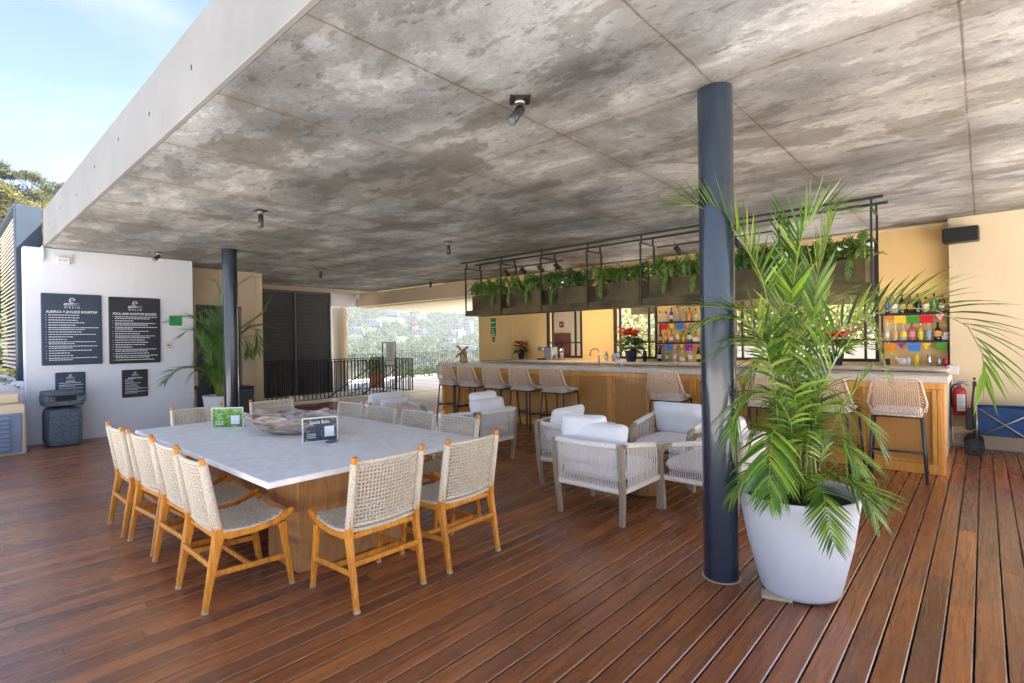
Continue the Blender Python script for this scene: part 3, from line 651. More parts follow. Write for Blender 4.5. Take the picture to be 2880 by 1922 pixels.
for i in range(n):
    xc = BX0+(i+0.5)*pw; b = B(); w = pw-0.09
    b.box((xc, BY+0.026, 0.51), (w, 0.01, 0.80)); p_ = obj('oak_panel', b, 'bar_panel', t)
    b = B()
    for s_ in (-1, 1): b.box((xc+s_*(w/2-0.014), BY+0.012, 0.51), (0.026, 0.022, 0.79), 0.004); b.box((xc, BY+0.012, 0.51+s_*0.383), (w-0.054, 0.022, 0.026), 0.004)
    obj('moulding', b, 'bar_frame', p_)
b = B(); b.box(((BX0+BX1)/2-0.01, BY+0.22, 1.02), (BX1-BX0+0.14, 0.57, 0.08), 0.012); b.box((BX0+0.17, 8.4, 1.019), (0.52, 1.72, 0.078), 0.01); obj('stone_top', b, 'counter', t)
t = thing('back_counter', 'pale stone back counter along the ochre wall carrying bottles and flowers', 'counter')
b = B(); b.box(((-8.0+BX1)/2, 8.96, 1.04), (BX1+8.0, 0.82, 0.045), 0.006); obj('stone_top', b, 'counter', t)
b = B(); b.box(((-8.0+BX1)/2, 9.0, 0.5), (BX1+7.9, 0.7, 1.0)); obj('body', b, 'wall_beige', t)

# ------------------------------------------------------------------ hanging planter rack
t = thing('hanging_rack', 'long black steel rack hanging from the ceiling over the bar', 'rack')
FX = [-7.37+i*0.9243 for i in range(8)]; ya, yb = 6.9, 7.26
b = B()
for yy in (ya, yb): b.box(((FX[0]+FX[-1])/2-0.02, yy, 3.0), (FX[-1]-FX[0]+0.25, 0.03, 0.03))
obj('ceiling_rail', b, 'black_metal', t)
b = B(); b.box(((FX[0]+FX[-1])/2, (ya+yb)/2, 1.985), (FX[-1]-FX[0]+0.04, yb-ya+0.04, 0.02)); b.box(((FX[0]+FX[-1])/2, ya-0.012, 2.03), (FX[-1]-FX[0]+0.04, 0.012, 0.10)); b.box(((FX[0]+FX[-1])/2, yb+0.012, 2.03), (FX[-1]-FX[0]+0.04, 0.012, 0.10))
obj('tray', b, 'planter_metal', t)
for i, fx in enumerate(FX):
    b = B(); s_ = 0.022
    b.box((fx, ya-0.03, 2.435), (s_, s_, 0.91)); b.box((fx, yb+0.03, 2.435), (s_, s_, 0.91)); b.box((fx, (ya+yb)/2, 2.88), (s_, yb-ya+0.08, s_)); b.box((fx, ya, 2.94), (s_, s_, 0.10)); b.box((fx, yb, 2.94), (s_, s_, 0.10)); obj('hanger', b, 'black_metal', t)
# ferny plants
def frond(b, rach, n, ll, wd, t0=0.25, dih=0.5, ang=0.75, droop=0.25, taper=True, fold=True, sd=0, up=(0, 0, 1)):
    rnd = random.Random(sd); P_ = [Vector(p) for p in rach]
    # resample
    seg_ = [0]
    for i in range(1, len(P_)): seg_.append(seg_[-1]+(P_[i]-P_[i-1]).length)
    T = seg_[-1]
    def at(s_):
        s_ = max(0, min(T, s_))
        for i in range(1, len(P_)):
            if s_ <= seg_[i] or i == len(P_)-1:
                f = (s_-seg_[i-1])/max(1e-6, seg_[i]-seg_[i-1]); return P_[i-1].lerp(P_[i], f)
    for i in range(n):
        u = t0+(1-t0)*(i+0.5)/n; p = at(u*T); tg = (at(u*T+0.02*T)-at(u*T-0.02*T)).normalized()
        up_ = Vector(up); nn = (up_-tg*up_.dot(tg))
        if nn.length < 0.15: nn = Vector((0.2, -1, 0.1)); nn = nn-tg*nn.dot(tg)
        nn.normalize(); side = tg.cross(nn)
        v = (u-t0)/(1-t0); L = ll*(0.55+0.9*v if v < 0.5 else 1.0-(v-0.5)*1.2)*rnd.uniform(0.85, 1.12) if taper else ll*rnd.uniform(.8, 1.1)
        aa = ang*(1.15-0.55*v)
        for sg in (-1, 1):
            dd = dih+rnd.uniform(-0.12, 0.12); d = tg*math.cos(aa)+(side*sg*math.cos(dd)+nn*math.sin(dd))*math.sin(aa); d.normalize()
            wv = wd*(1.0-0.45*v*v); w = d.cross(nn); w = w.normalized()*wv*rnd.uniform(0.8, 1.1) if w.length > 0.01 else side*wv
            lift = d.cross(w).normalized()*wv*0.35
            q = p+tg*rnd.uniform(-0.004, 0.004); vs = []; K = 4
            for k in range(K+1):
                f = k/K; ww = (0.45, 1.0, 0.95, 0.6, 0.03)[k]*0.5
                c = q+d*L*f+Vector((0, 0, -1))*droop*L*f*f
                vs += [c-w*ww, c-lift*ww if fold else c, c+w*ww]
            fs = []
            for k in range(K): fs += [(3*k, 3*k+1, 3*k+4, 3*k+3), (3*k+1, 3*k+2, 3*k+5, 3*k+4)]
            b.add(vs, fs, 0, True)
    b.tube([at(T*i/14) for i in range(15)], [max(0.0012, wd*0.28*(1-0.75*i/14)) for i in range(15)], 5, mi=1)
def fern(seed, hang):
    rnd = random.Random(seed); b = B()
    for i in range(72):
        a = rnd.uniform(0, 2*PI); x = rnd.uniform(-0.38, 0.38); y = rnd.uniform(-0.1, 0.1); l = rnd.uniform(0.12, 0.34)
        h = rnd.uniform(0.08, 0.34); ox, oy = math.cos(a)*l*0.8, math.sin(a)*l*0.55
        r = [(x, y, 0), (x+ox*.35, y+oy*.4, h*.8), (x+ox*.7, y+oy*.75, h), (x+ox, y+oy, h*0.7)]
        frond(b, r, 11, 0.085, 0.030, 0.15, 0.3, 0.95, 0.3, sd=seed*100+i)
    for i in range(hang):
        x = rnd.uniform(-0.4, 0.4); r = [(x, -0.12, 0), (x, -0.19, 0.03), (x+.02, -0.215, -0.07), (x+.03, -0.22, -0.17-rnd.random()*.08)]
        frond(b, r, 12, 0.065, 0.030, 0.2, 0.2, 1.0, 0.2, sd=seed*100+77+i, up=(0, -1, 0.2))
    return b
names = ['at the left end of the rack', 'second from the left end of the rack', 'third from the left end of the rack', 'fourth from the left, in the middle of the rack', 'fifth from the left, beside the foreground pole', 'sixth from the left, behind the palm fronds', 'at the right end of the rack']
fb = [fern(3, 1), fern(5, 2), fern(8, 1)]; fm = []
box_me = None
for i in range(7):
    xc = (FX[i]+FX[i+1])/2+0.02
    if box_me is None:
        b = B(); W_, D_, H_ = 0.75, 0.27, 0.355
        for s_ in (-1, 1): b.box((0, s_*(D_/2-.004), H_/2), (W_, 0.008, H_)); b.box((s_*(W_/2-.004), 0, H_/2), (0.008, D_-.017, H_))
        b.box((0, 0, 0.006), (W_-.02, D_-.02, 0.01)); p0 = thing('planter_box', 'dark metal planter box '+names[i], 'planter', (xc, 7.07, 1.997), 0, 'planter boxes in the hanging rack')
        obj('box', b, 'planter_metal', p0); b = B(); b.box((0, 0, H_-0.05), (W_-.02, D_-.02, 0.02)); obj('soil', b, 'soil', p0); box_me = p0
    else: dup(p0, (xc, 7.07, 1.997), 0, 'dark metal planter box '+names[i])
    k = i % 3
    if i < 3: o = obj('fern_plant', fb[k], ['fern_leaf' if k != 2 else 'dark_leaf', 'stem'])
    else: o = fm[k].copy(); COL.objects.link(o)
    fm.append(o); o.location = (xc, 7.07, 2.32); o.scale = (1 if i % 2 else -1, 1, 1)
    tag(o, 'bushy fern in the planter '+names[i], 'plant', 'ferns in the hanging rack')
# track lights
for (xa, xb, sps, lb) in ((-7.7, -5.85, (-7.3, -6.85, -6.4, -6.0), 'left black lighting track with four spots behind the planters'), (-3.95, -2.2, (-3.6, -2.7), 'right black lighting track with spots behind the foreground pole')):
    t = thing('lighting_track', lb, 'track light', (0, 7.95, 2.98)); b = B(); b.box(((xa+xb)/2, 0, 0), (xb-xa, 0.03, 0.02)); b.tube([(xa+.3, 0, 0), (xa+.3, 0, 0.07)], 0.005, 5); b.tube([(xb-.3, 0, 0), (xb-.3, 0, 0.07)], 0.005, 5); obj('track', b, 'black_metal', t)
    for i, x in enumerate(sps):
        b = B(); d = Vector((0.5 if i % 2 else 0.35, 0.6, -0.75)).normalized(); a = Vector((x, 0, -0.08)); b.tube([(x, 0, 0), (x, 0, -0.08)], 0.007, 5); b.tube([a-d*0.06, a+d*0.09], 0.042, 14); obj('lamp_head', b, 'black_metal', t)
        L_ = bpy.data.lights.new('track_lamp', 'SPOT'); L_.energy = 7; L_.color = (1, 0.72, 0.42); L_.spot_size = 1.5; L_.spot_blend = 0.9; L_.shadow_soft_size = 0.03
        lo = bpy.data.objects.new('track_lamp', L_); COL.objects.link(lo); lo.parent = t; lo.location = a+d*0.10; lo.rotation_euler = d.to_track_quat('-Z', 'Y').to_euler()

# ------------------------------------------------------------------ weaving
def strand(b, f, a0, a1, fixed, axis, n, amp, ph, r, k=4):
    pts = []
    for i in range(n+1):
        a = a0+(a1-a0)*i/n; u, v = (a, fixed) if axis == 0 else (fixed, a)
        p, nn = f(u, v); pts.append(p+nn*amp*(1 if (i+ph) % 2 else -1))
    b.tube(pts, r, k, caps=False, sm=True)
def weave(b, f, nu, nv, r, amp):
    for j in range(nv+1): strand(b, f, 0, 1, j/nv, 0, nu, amp, j, r)
    for i in range(nu+1): strand(b, f, 0, 1, i/nu, 1, nv, amp, i+1, r)

def surf(fn):
    def g(u, v):
        p = fn(u, v); e = 1e-3; a = fn(u+e, v)-p; c = fn(u, v+e)-p; return p, a.cross(c).normalized()
    return g
# ------------------------------------------------------------------ dining chair (front is +Y, rear legs at y=-0.25)
def make_chair(label):
    t = thing('dining_chair', label, 'chair', (0, 0, 0), 0, 'woven dining chairs round the stone table')
    def rear(s_): return [(s_*0.232, -0.25, 0), (s_*0.232, -0.215, 0.2), (s_*0.232, -0.175, 0.40), (s_*0.232, -0.182, 0.47), (s_*0.232, -0.215, 0.66), (s_*0.232, -0.255, 0.865)]
    for s_ in (-1, 1):
        b = B(); b.bar(rear(s_), 0.030, [0.028, 0.042, 0.062, 0.052, 0.036, 0.026], A=(1, 0, 0), e=0.35); lg = obj('rear_leg', b, 'teak', t)
        b = B(); b.bar([(s_*0.232, -0.2505, 0.0), (s_*0.232, -0.2475, 0.016)], 0.0315, 0.03, A=(1, 0, 0)); obj('foot_tip', b, 'teak_tip', lg)
        b = B(); b.bar([(s_*0.235, 0.245, 0), (s_*0.232, 0.215, 0.22), (s_*0.229, 0.19, 0.40)], 0.030, [0.026, 0.036, 0.046], A=(1, 0, 0), e=0.35); lg = obj('front_leg', b, 'teak', t)
        b = B(); b.bar([(s_*0.235, 0.2455, 0), (s_*0.2345, 0.243, 0.016)], 0.0315, 0.028, A=(1, 0, 0)); obj('foot_tip', b, 'teak_tip', lg)
        b = B(); b.bar([(s_*0.232, -0.2, 0.425), (s_*0.232, -0.12, 0.402), (s_*0.232, 0.02, 0.398), (s_*0.232, 0.14, 0.412), (s_*0.232, 0.215, 0.442), (s_*0.232, 0.258, 0.468)], 0.032, [0.03, 0.04, 0.036, 0.04, 0.046, 0.022], A=(1, 0, 0), e=0.4); obj('side_rail', b, 'teak', t)
        b = B(); b.bar([(s_*0.232, -0.215, 0.205), (s_*0.232, 0.222, 0.185)], 0.016, 0.03, A=(1, 0, 0)); obj('stretcher', b, 'teak', t)
        b = B(); R0 = rear(s_); pts = []; rs = []
        for i in range(85):
            f = i/84; z = 0.455+f*0.375
            yy = -0.182-(z-0.47)*0.175 if z > 0.47 else -0.18
            pts.append((s_*0.232, yy, z)); rs.append((0.019+(0.0022 if i % 2 else 0), 0.0285-0.006*f+(0.0022 if i % 2 else 0)))
        b.sweep(pts, [(math.cos(q*PI/4), math.sin(q*PI/4)) for q in range(8)], rs, A=(1, 0, 0)); obj('cord_wrap', b, 'rope', t)
    b = B(); b.bar([(-0.23, -0.222, 0.262), (0.23, -0.222, 0.262)], 0.016, 0.028, A=(0, 1, 0)); obj('stretcher', b, 'teak', t); b = B(); b.bar([(-0.23, 0.0, 0.194), (0.23, 0.0, 0.194)], 0.028, 0.018, A=(0, 0, 1)); obj('stretcher', b, 'teak', t)
    b = B(); b.bar([(-0.21, 0.205, 0.415), (0, 0.205, 0.405), (0.21, 0.205, 0.415)], 0.02, 0.034, A=(0, 1, 0)); obj('seat_rail', b, 'teak', t)
    b = B(); b.bar([(-0.21, -0.17, 0.40), (0.21, -0.17, 0.40)], 0.02, 0.03, A=(0, 1, 0)); obj('seat_rail', b, 'teak', t)
    b = B()
    def back(u, v):
        x = -0.218+0.436*u; z = 0.462+0.365*v; cur = 0.030*(1-(2*u-1)**2); return Vector((x, -0.182-(z-0.47)*0.175-cur+0.012, z))
    weave(b, surf(back), 20, 16, 0.0064, 0.0045)
    for v in (0.0, 1.0): b.tube([back(u/16, v) for u in range(17)], 0.011, 7)
    obj('woven_back', b, 'rope', t)
    b = B()
    def seat(u, v):
        x = -0.222+0.444*u; y = -0.165+0.375*v; edge = (2*u-1)**4
        return Vector((x, y, 0.443-0.022*math.sin(PI*min(1, v*1.05))*1.0-0.012*(1-(2*u-1)**2)+0.012*max(0, v-0.75)*4))
    weave(b, surf(seat), 21, 18, 0.0080, 0.0050)
    for u in (0.0, 1.0): b.tube([seat(u, v/12)+Vector((0.006*(1 if u else -1), 0, -0.006)) for v in range(13)], 0.012, 7)
    for v in (0.0, 1.0): b.tube([seat(u/12, v)+Vector((0, 0.006*(1 if v else -1), -0.008)) for u in range(13)], 0.013, 7)
    obj('woven_seat', b, 'rope', t); return t
CH = [(-3.47, 1.25, 0, 'woven teak chair nearest the camera on the table\'s left side, whole seat in view'),
      (-4.07, 1.28, 0.04, 'woven chair second nearest on the left side, back half hidden by the nearest'),
      (-4.67, 1.27, 0.08, 'woven chair third nearest on the left long side of the stone table'),
      (-5.27, 1.24, 0.0, 'woven chair farthest left in the photo, last on the left long side of the table'),
      (-2.84, 1.79, PI/2, 'woven chair in front of the wooden table pedestal, back fully towards the camera'),
      (-2.83, 2.45, PI/2+.02, 'woven chair right of the pedestal, nearer the white armchairs'),
      (-5.93, 1.87, -PI/2, 'woven chair at the far table end, left one behind the green photo card'),
      (-5.96, 2.65, -PI/2-.05, 'woven chair at the far table end, right one behind the rough bowl'),
      (-5.23, 2.87, PI, 'woven chair on the far long side, leftmost just right of the bowl'),
      (-4.60, 2.85, PI, 'woven chair on the far long side, second from left'),
      (-4.02, 2.87, PI, 'woven chair on the far long side, third from left'),
      (-3.46, 2.88, PI, 'woven chair on the far long side, rightmost before the rope armchair')]
c0 = None
for (x, y, r, lb) in CH:
    if c0 is None: c0 = make_chair(lb); c0.location = (x, y, 0); c0.rotation_euler = (0, 0, r)
    else: dup(c0, (x, y, 0), r, lb)

# ------------------------------------------------------------------ dining table and what lies on it
t = thing('dining_table', 'large square-cornered table with pale grey stone top on a wooden pedestal', 'table')
b = B(); b.box((-4.205, 2.0, 0.74), (2.72, 1.62, 0.035), 0.006); obj('stone_top', b, 'stone_top', t)
for x_ in (-3.55, -4.86): b = B(); b.box((x_, 2.0, 0.361), (0.46, 0.84, 0.722), 0.006); obj('pedestal', b, 'table_wood', t)
for y_ in (1.62, 2.38): b = B(); b.box((-4.2, y_, 0.5), (0.83, 0.04, 0.44)); obj('apron', b, 'table_wood', t)
TZ = 0.758
t = thing('rough_bowl', 'large rough carved bowl with a jagged rim in the middle of the table', 'bowl', (-4.25, 1.98, TZ), 0.72)
b = B(); k = 56; rnd = random.Random(4); prof = []; vs = []
for i in range(9):
    f = i/8
    for q in range(k):
        a = 2*PI*q/k; rad = (0.10+0.36*f**0.75); saw = abs(((q*7/k) % 1)-0.5)*2
        wv = 1+0.05*math.sin(7*a*1+f*3)*f; zz = 0.005+0.17*f**1.5*(1+0.0*f)+(0.055*saw+0.012*rnd.uniform(-1, 1))*f**3
        vs.append((rad*wv*0.80*math.cos(a), rad*wv*0.50*math.sin(a), zz*0.82))
for i in range(9):
    f = 1-i/8
    for q in range(k):
        a = 2*PI*q/k; rad = (0.08+0.345*f**0.75); saw = abs(((q*7/k) % 1)-0.5)*2
        vs.append((rad*0.78*math.cos(a), rad*0.48*math.sin(a), (0.03+0.145*f**1.5+0.05*saw*f**3)*0.82))
fs = [(i*k+q, i*k+(q+1) % k, (i+1)*k+(q+1) % k, (i+1)*k+q) for i in range(17) for q in range(k)]; fs.append(tuple(reversed(range(k)))); fs.append(tuple(17*k+q for q in range(k)))
b.add(vs, fs, 0, False); obj('bowl', b, 'bowl_wood', t)
b = B()
for i in range(46):
    a = rnd.uniform(0, 2*PI); d = rnd.random()**0.5; r = rnd.uniform(0.03, 0.055); h = 0.06+0.02*d
    b.ball((0.23*d*math.cos(a), 0.13*d*math.sin(a), h*0.9+rnd.uniform(0, 0.04)), (r, r*0.8, r*0.9), 5, jit=0.25)
tag(obj('rock_crystals', b, 'quartz', None), 'heap of rough brown and grey rock crystals filling the carved bowl', 'rocks').matrix_world = Matrix.Translation((-4.25, 1.98, TZ)) @ Matrix.Rotation(0.72, 4, 'Z')
def card(p0, p1, h, mats, label, word):
    p0 = Vector((*p0, TZ)); p1 = Vector((*p1, TZ)); c = (p0+p1)/2; d = p1-p0; w = d.length; rz = math.atan2(d.y, d.x)
    t = thing('table_card', label, 'sign', c, rz, 'printed cards in white stands on the table')
    b = B(); b.box((0, 0, h/2), (w, 0.006, h), 0.002); b.prism([(-w/2, 0, 0.002), (-w/2, 0.06, 0.002), (-w/2, 0.0, 0.05)], (w, 0, 0)); obj('stand', b, 'white_plastic', t)
    b = B(); b.box((0, -0.0045, h/2), (w*0.93, 0.003, h*0.90)); ph = obj('photo', b, mats, t)
    b = B(); b.box((w*0.25, -0.0075, h*0.40), (w*0.27, 0.002, h*0.42)); obj('white_square', b, 'ink', ph)
    if word: text('lettering', word, h*0.2, (-0.02*w, -0.0075, h*0.8), (PI/2, 0, 0), 'ink', ph, sx=0.9)
    b = B()
    for i in range(3): b.box((-w*0.25, -0.0075, h*(0.2+0.07*i)), (w*0.25, 0.001, h*0.02))
    obj('small_print', b, 'ink', ph)
def photomat(name, stops, sc):
    m, n, l, p = nodes(name); v = coords(n, l, (1, 1, 1.6)); f = noise(n, l, v, sc, 6, 0.7, 1.0)
    l.new(ramp(n, l, f, stops), p.inputs['Base Color']); p.inputs['Roughness'].default_value = 0.3; MATS[name] = m
photomat('photo_green', [(0.3, (0.02, 0.05, 0.02)), (0.45, (0.06, 0.22, 0.02)), (0.55, (0.25, 0.45, 0.05)), (0.68, (0.35, 0.50, 0.60))], 22)
photomat('photo_dusk', [(0.3, (0.02, 0.03, 0.045)), (0.52, (0.035, 0.05, 0.07)), (0.6, (0.30, 0.28, 0.14)), (0.68, (0.05, 0.07, 0.10))], 9)
card((-5.08, 1.65), (-4.90, 1.85), 0.185, 'photo_green', 'small card with a green garden photo standing left of the bowl', None)
card((-3.76, 1.83), (-3.69, 2.08), 0.185, 'photo_dusk', 'small dark card with white lettering in front of the bowl', 'Space Bulo')
b = B(); b.ball((-3.62, 1.99, TZ+0.012), (0.028, 0.05, 0.013), 8); tag(obj('flat_stone', b, 'stone_grey'), 'flat dark pebble lying before the dark table card', 'stone')

# ------------------------------------------------------------------ rope armchair (front +Y)
def cushion_bm(b, c, d, R=None, pinch=0.0, seed=1, N=12):
    rnd = random.Random(seed); ph = [rnd.uniform(0, 6) for _ in range(6)]
    c = Vector(c); vs = []
    m, k = 14, 18; ex = 0.24
    sg = lambda x, e: (abs(x)**e)*(1 if x >= 0 else -1)
    for i in range(2*m+1):
        th = -PI/2+PI*i/(2*m)
        for q in range(4*k):
            f = 2*PI*q/(4*k)
            x = sg(math.cos(th), 0.42)*sg(math.cos(f), ex); y = sg(math.cos(th), 0.42)*sg(math.sin(f), ex); z = sg(math.sin(th), 0.75)
            r2 = max(abs(x), abs(y)); z *= (1-0.30*r2**6)
            wr = 1+0.03*math.sin(5*x+ph[0]+3*y)+0.025*math.sin(9*y+ph[1]+2*x)+0.02*math.sin(13*x+ph[2])
            x *= 1-0.05*(1-abs(y)**2)*0.6; y *= 1-0.05*(1-abs(x)**2)*0.6
            p = Vector((x*d[0]/2, y*d[1]/2, z*d[2]/2*wr))
            vs.append((R @ p if R is not None else p)+c)
    pp = []
    for q in range(48):
        f = 2*PI*q/48; x = sg(math.cos(f), ex); y = sg(math.sin(f), ex); x *= 1-0.03*(1-abs(y)**2); y *= 1-0.03*(1-abs(x)**2); p = Vector((x*d[0]/2*1.004, y*d[1]/2*1.004, 0)); pp.append((R @ p if R is not None else p)+c)
    K = 4*k
    fs = [(i*K+q, i*K+(q+1) % K, (i+1)*K+(q+1) % K, (i+1)*K+q) for i in range(2*m) for q in range(K)]
    b.add(vs, fs, 0, True); b.tube(pp, 0.0055, 5, closed=True)
def make_armchair(label):
    t = thing('rope_armchair', label, 'armchair', (0, 0, 0), 0, 'white cushioned rope armchairs')
    hw, hd = 0.325, 0.32
    for s_ in (-1, 1):
        b = B(); b.bar([(s_*(hw-.02), -hd+.02, 0), (s_*hw, -hd, 0.3), (s_*hw, -hd-0.03, 0.655)], 0.042, [0.036, 0.05, 0.045], A=(1, 0, 0)); obj('rear_leg', b, 'acacia', t)
        b = B(); pts = [(s_*(hw-.01), hd-.01, 0), (s_*hw, hd, 0.25), (s_*hw, hd+.012, 0.43), (s_*hw, hd+0.005, 0.50), (s_*hw, hd-0.035, 0.548), (s_*hw, hd-0.10, 0.568), (s_*hw, 0, 0.602), (s_*hw, -hd+0.02, 0.64)]
        b.bar(pts, 0.042, [0.036, 0.044, 0.046, 0.05, 0.05, 0.038, 0.036, 0.036], A=(1, 0, 0)); obj('front_leg_and_arm', b, 'acacia', t)
    b = B(); b.bar([(-hw, -hd-.028, 0.64), (0, -hd-.055, 0.64), (hw, -hd-.028, 0.64)], 0.04, 0.034, A=(0, 0, 1)); b.bar([(-hw, -hd, 0.29), (hw, -hd, 0.29)], 0.05, 0.028, A=(0, 0, 1)); b.bar([(-hw, hd, 0.29), (hw, hd, 0.29)], 0.05, 0.028, A=(0, 0, 1))
    for s_ in (-1, 1): b.bar([(s_*hw, -hd, 0.29), (s_*hw, hd, 0.29)], 0.05, 0.028, A=(0, 0, 1))
    obj('seat_frame', b, 'acacia', t)
    b = B()
    for i in range(12): b.box((-0.29+i*0.0527, 0, 0.30), (0.03, 2*hd-.03, 0.012))
    obj('seat_slats', b, 'acacia', t)
    rnd = random.Random(2)
    b = B(); n = 38
    for i in range(n):
        u = -1+2*(i+.5)/n; x = u*(hw-0.03); j = rnd.uniform(-.004, .004); yb = -hd-0.03-0.027*(1-u*u)
        b.tube([(x+j, -hd-0.016, 0.272), (x, -hd-.018, 0.30), (x+j, (yb-hd)/2-.014, 0.46), (x, yb-.018, 0.645), (x, yb, 0.664), (x, yb+.02, 0.64), (x+.004, yb+.02, 0.6)], 0.0042, 4, caps=False)
    # thick wrapped bands
    for (z, o, h) in ((0.645, 0, 0.044), (0.285, 1, 0.05)):
        pts = [(u/10*(hw-.03), (-hd-.03-0.027*(1-(u/10)**2)) if not o else -hd, z) for u in range(-10, 11)]
        b.bar(pts, h, 0.044 if not o else 0.036, A=(0, 0, 1), e=0.5)
    obj('back_cords', b, 'rope_white', t)
    for s_ in (-1, 1):
        b = B(); n = 26
        for i in range(n):
            y = -hd+0.05+(2*hd-0.14)*i/(n-1); zt = 0.640-0.072*((y+hd)/(2*hd-0.08)); x = s_*(hw+.018)
            b.tube([(x-s_*.004, y, 0.27), (x, y, 0.31), (x+s_*rnd.uniform(-.003, .006), y+.006, 0.45), (x, y, zt+.004), (s_*hw, y, zt+.022), (s_*(hw-.022), y, zt)], 0.0042, 4, caps=False)
        b.bar([(s_*hw, -hd+.045, 0.643), (s_*hw, 0, 0.608), (s_*hw, hd-.11, 0.574)], 0.05, 0.046, A=(1, 0, 0), e=0.5); b.bar([(s_*hw, -hd+.03, 0.285), (s_*hw, hd-.03, 0.285)], 0.052, 0.036, A=(0, 0, 1), e=0.5)
        obj('side_cords', b, 'rope_white', t)
    b = B(); cushion_bm(b, (0, 0.015, 0.385), (0.60, 0.62, 0.15), seed=3); obj('seat_cushion', b, 'cushion', t)
    b = B(); cushion_bm(b, (0.0, -0.20, 0.615), (0.59, 0.36, 0.135), Matrix.Rotation(math.radians(74), 3, 'X'), seed=5); obj('back_cushion', b, 'cushion', t)
    return t
AC = [(-2.46, 3.97, 0.0, 'rope armchair with its back to the camera, nearest in the group by the foreground pole'),
      (-1.80, 4.62, PI/2, 'rope armchair partly hidden behind the foreground navy pole, facing left'),
      (-3.12, 4.53, -PI/2+.05, 'rope armchair on the left of the wooden stump, facing right'),
      (-2.50, 5.32, PI, 'rope armchair facing the camera with its seat cushion in view, beyond the stump'),
      (-4.75, 4.60, PI/2, 'rope armchair behind the far dining chairs, its rope back towards the bar stools'),
      (-6.20, 4.35, -PI/2, 'grey-white cushioned armchair farthest left beyond the dining table')]
a0 = None
for (x, y, r, lb) in AC:
    if a0 is None: a0 = make_armchair(lb); a0.location = (x, y, 0); a0.rotation_euler = (0, 0, r)
    else: dup(a0, (x, y, 0), r, lb)
def pillow(loc, R, d, label, seed):
    b = B(); cushion_bm(b, (0, 0, 0), d, R, seed=seed); o = obj('loose_cushion', b, 'cushion'); o.location = loc; tag(o, label, 'cushion')
pillow((-2.60, 3.80, 0.71), Matrix.Rotation(0.35, 3, 'Z') @ Matrix.Rotation(math.radians(80), 3, 'X'), (0.40, 0.26, 0.13), 'small white loose cushion leaning in the nearest rope armchair', 9)
pillow((-4.62, 4.60, 0.69), Matrix.Rotation(PI/2, 3, 'Z') @ Matrix.Rotation(math.radians(76), 3, 'X'), (0.46, 0.36, 0.13), 'white loose cushion in the armchair behind the far dining chairs', 11)
pillow((-6.02, 4.22, 0.62), Matrix.Rotation(-PI/2, 3, 'Z') @ Matrix.Rotation(math.radians(60), 3, 'X'), (0.44, 0.26, 0.12), 'small white cushion slumped in the farthest left armchair', 13)
b = B(); b.lathe([(0.15, 0), (0.175, 0.03), (0.165, 0.2), (0.175, 0.36), (0.17, 0.385)], (-2.46, 4.62, 0), 22); tag(obj('stump_table', b, 'stump'), 'low round wooden stump table between the white armchairs', 'table')

# ------------------------------------------------------------------ bar stool (front +Y)
def make_stool(label):
    t = thing('bar_stool', label, 'bar stool', (0, 0, 0), 0, 'woven bar stools along the bar')
    for sx in (-1, 1):
        for sy in (-1, 1):
            b = B(); b.tube([(sx*0.245, sy*0.245, 0), (sx*0.205, sy*0.20, 0.66)], 0.0125, 8); b.lathe([(0.014, 0), (0.014, 0.01)], (sx*0.245, sy*0.245, 0), 8); obj('leg', b, 'grey_metal', t)
    b = B(); r = 0.010
    b.tube([(-0.205, -0.2, 0.655), (0.205, -0.2, 0.655), (0.205, 0.2, 0.655), (-0.205, 0.2, 0.655)], r*1.3, 8, closed=True); obj('seat_frame', b, 'grey_metal', t)
    b = B(); q = 0.228
    b.tube([(-q, -q+.003, 0.27), (-q, q-.003, 0.27)], r, 6); b.tube([(q, -q+.003, 0.27), (q, q-.003, 0.27)], r, 6); b.tube([(-q, q, 0.22), (q, q, 0.22)], r, 6); b.tube([(-q, -q, 0.30), (q, -q, 0.30)], r, 6); obj('footrest', b, 'grey_metal', t)
    # back shell: frame line
    fr = [(-0.20, 0.10, 0.67), (-0.235, -0.06, 0.70), (-0.248, -0.20, 0.80), (-0.20, -0.262, 1.02), (-0.175, -0.27, 1.05), (0.175, -0.27, 1.05), (0.20, -0.262, 1.02), (0.248, -0.20, 0.80), (0.235, -0.06, 0.70), (0.20, 0.10, 0.67)]
    b = B(); b.tube(fr, 0.013, 7); b.tube([(-0.20, 0.10, 0.67), (-0.205, -0.205, 0.672), (0.205, -0.205, 0.672), (0.20, 0.10, 0.67)], 0.013, 7); obj('back_frame', b, 'rope_brown', t)
    b = B(); n = 22
    for i in range(n):
        u = -1+2*(i+.5)/n; xt = 0.172*u; xb = 0.20*u
        b.tube([(xt, -0.274, 1.055), (xt*1.1, -0.262, 0.93), (xb, -0.235, 0.80), (xb, -0.212, 0.672)], 0.0052, 4, caps=False)
    for s_ in (-1, 1):
        for i in range(10):
            f = i/9
            if f < .6: z = 1.0-0.2*(f/.6); p = (s_*(0.205+0.043*(f/.6)), -0.258+0.058*(f/.6), z)
            else: g = (f-.6)/.4; p = (s_*(0.248-0.013*g), -0.20+0.14*g, 0.80-0.10*g)
            b.tube([(s_*0.178, -0.255+0.03*f, 1.0-0.25*f), p], 0.0042, 4, caps=False)
            p2 = (s_*(0.248-0.035*f), -0.20+0.28*f, 0.80-0.12*f); b.tube([(s_*0.206, -0.2+0.28*f, 0.674), p2], 0.0042, 4, caps=False)
    obj('back_cords', b, 'rope_brown', t)
    b = B(); cushion_bm(b, (0, 0.015, 0.70), (0.42, 0.43, 0.065), seed=21); obj('seat_cushion', b, 'cushion', t)
    return t
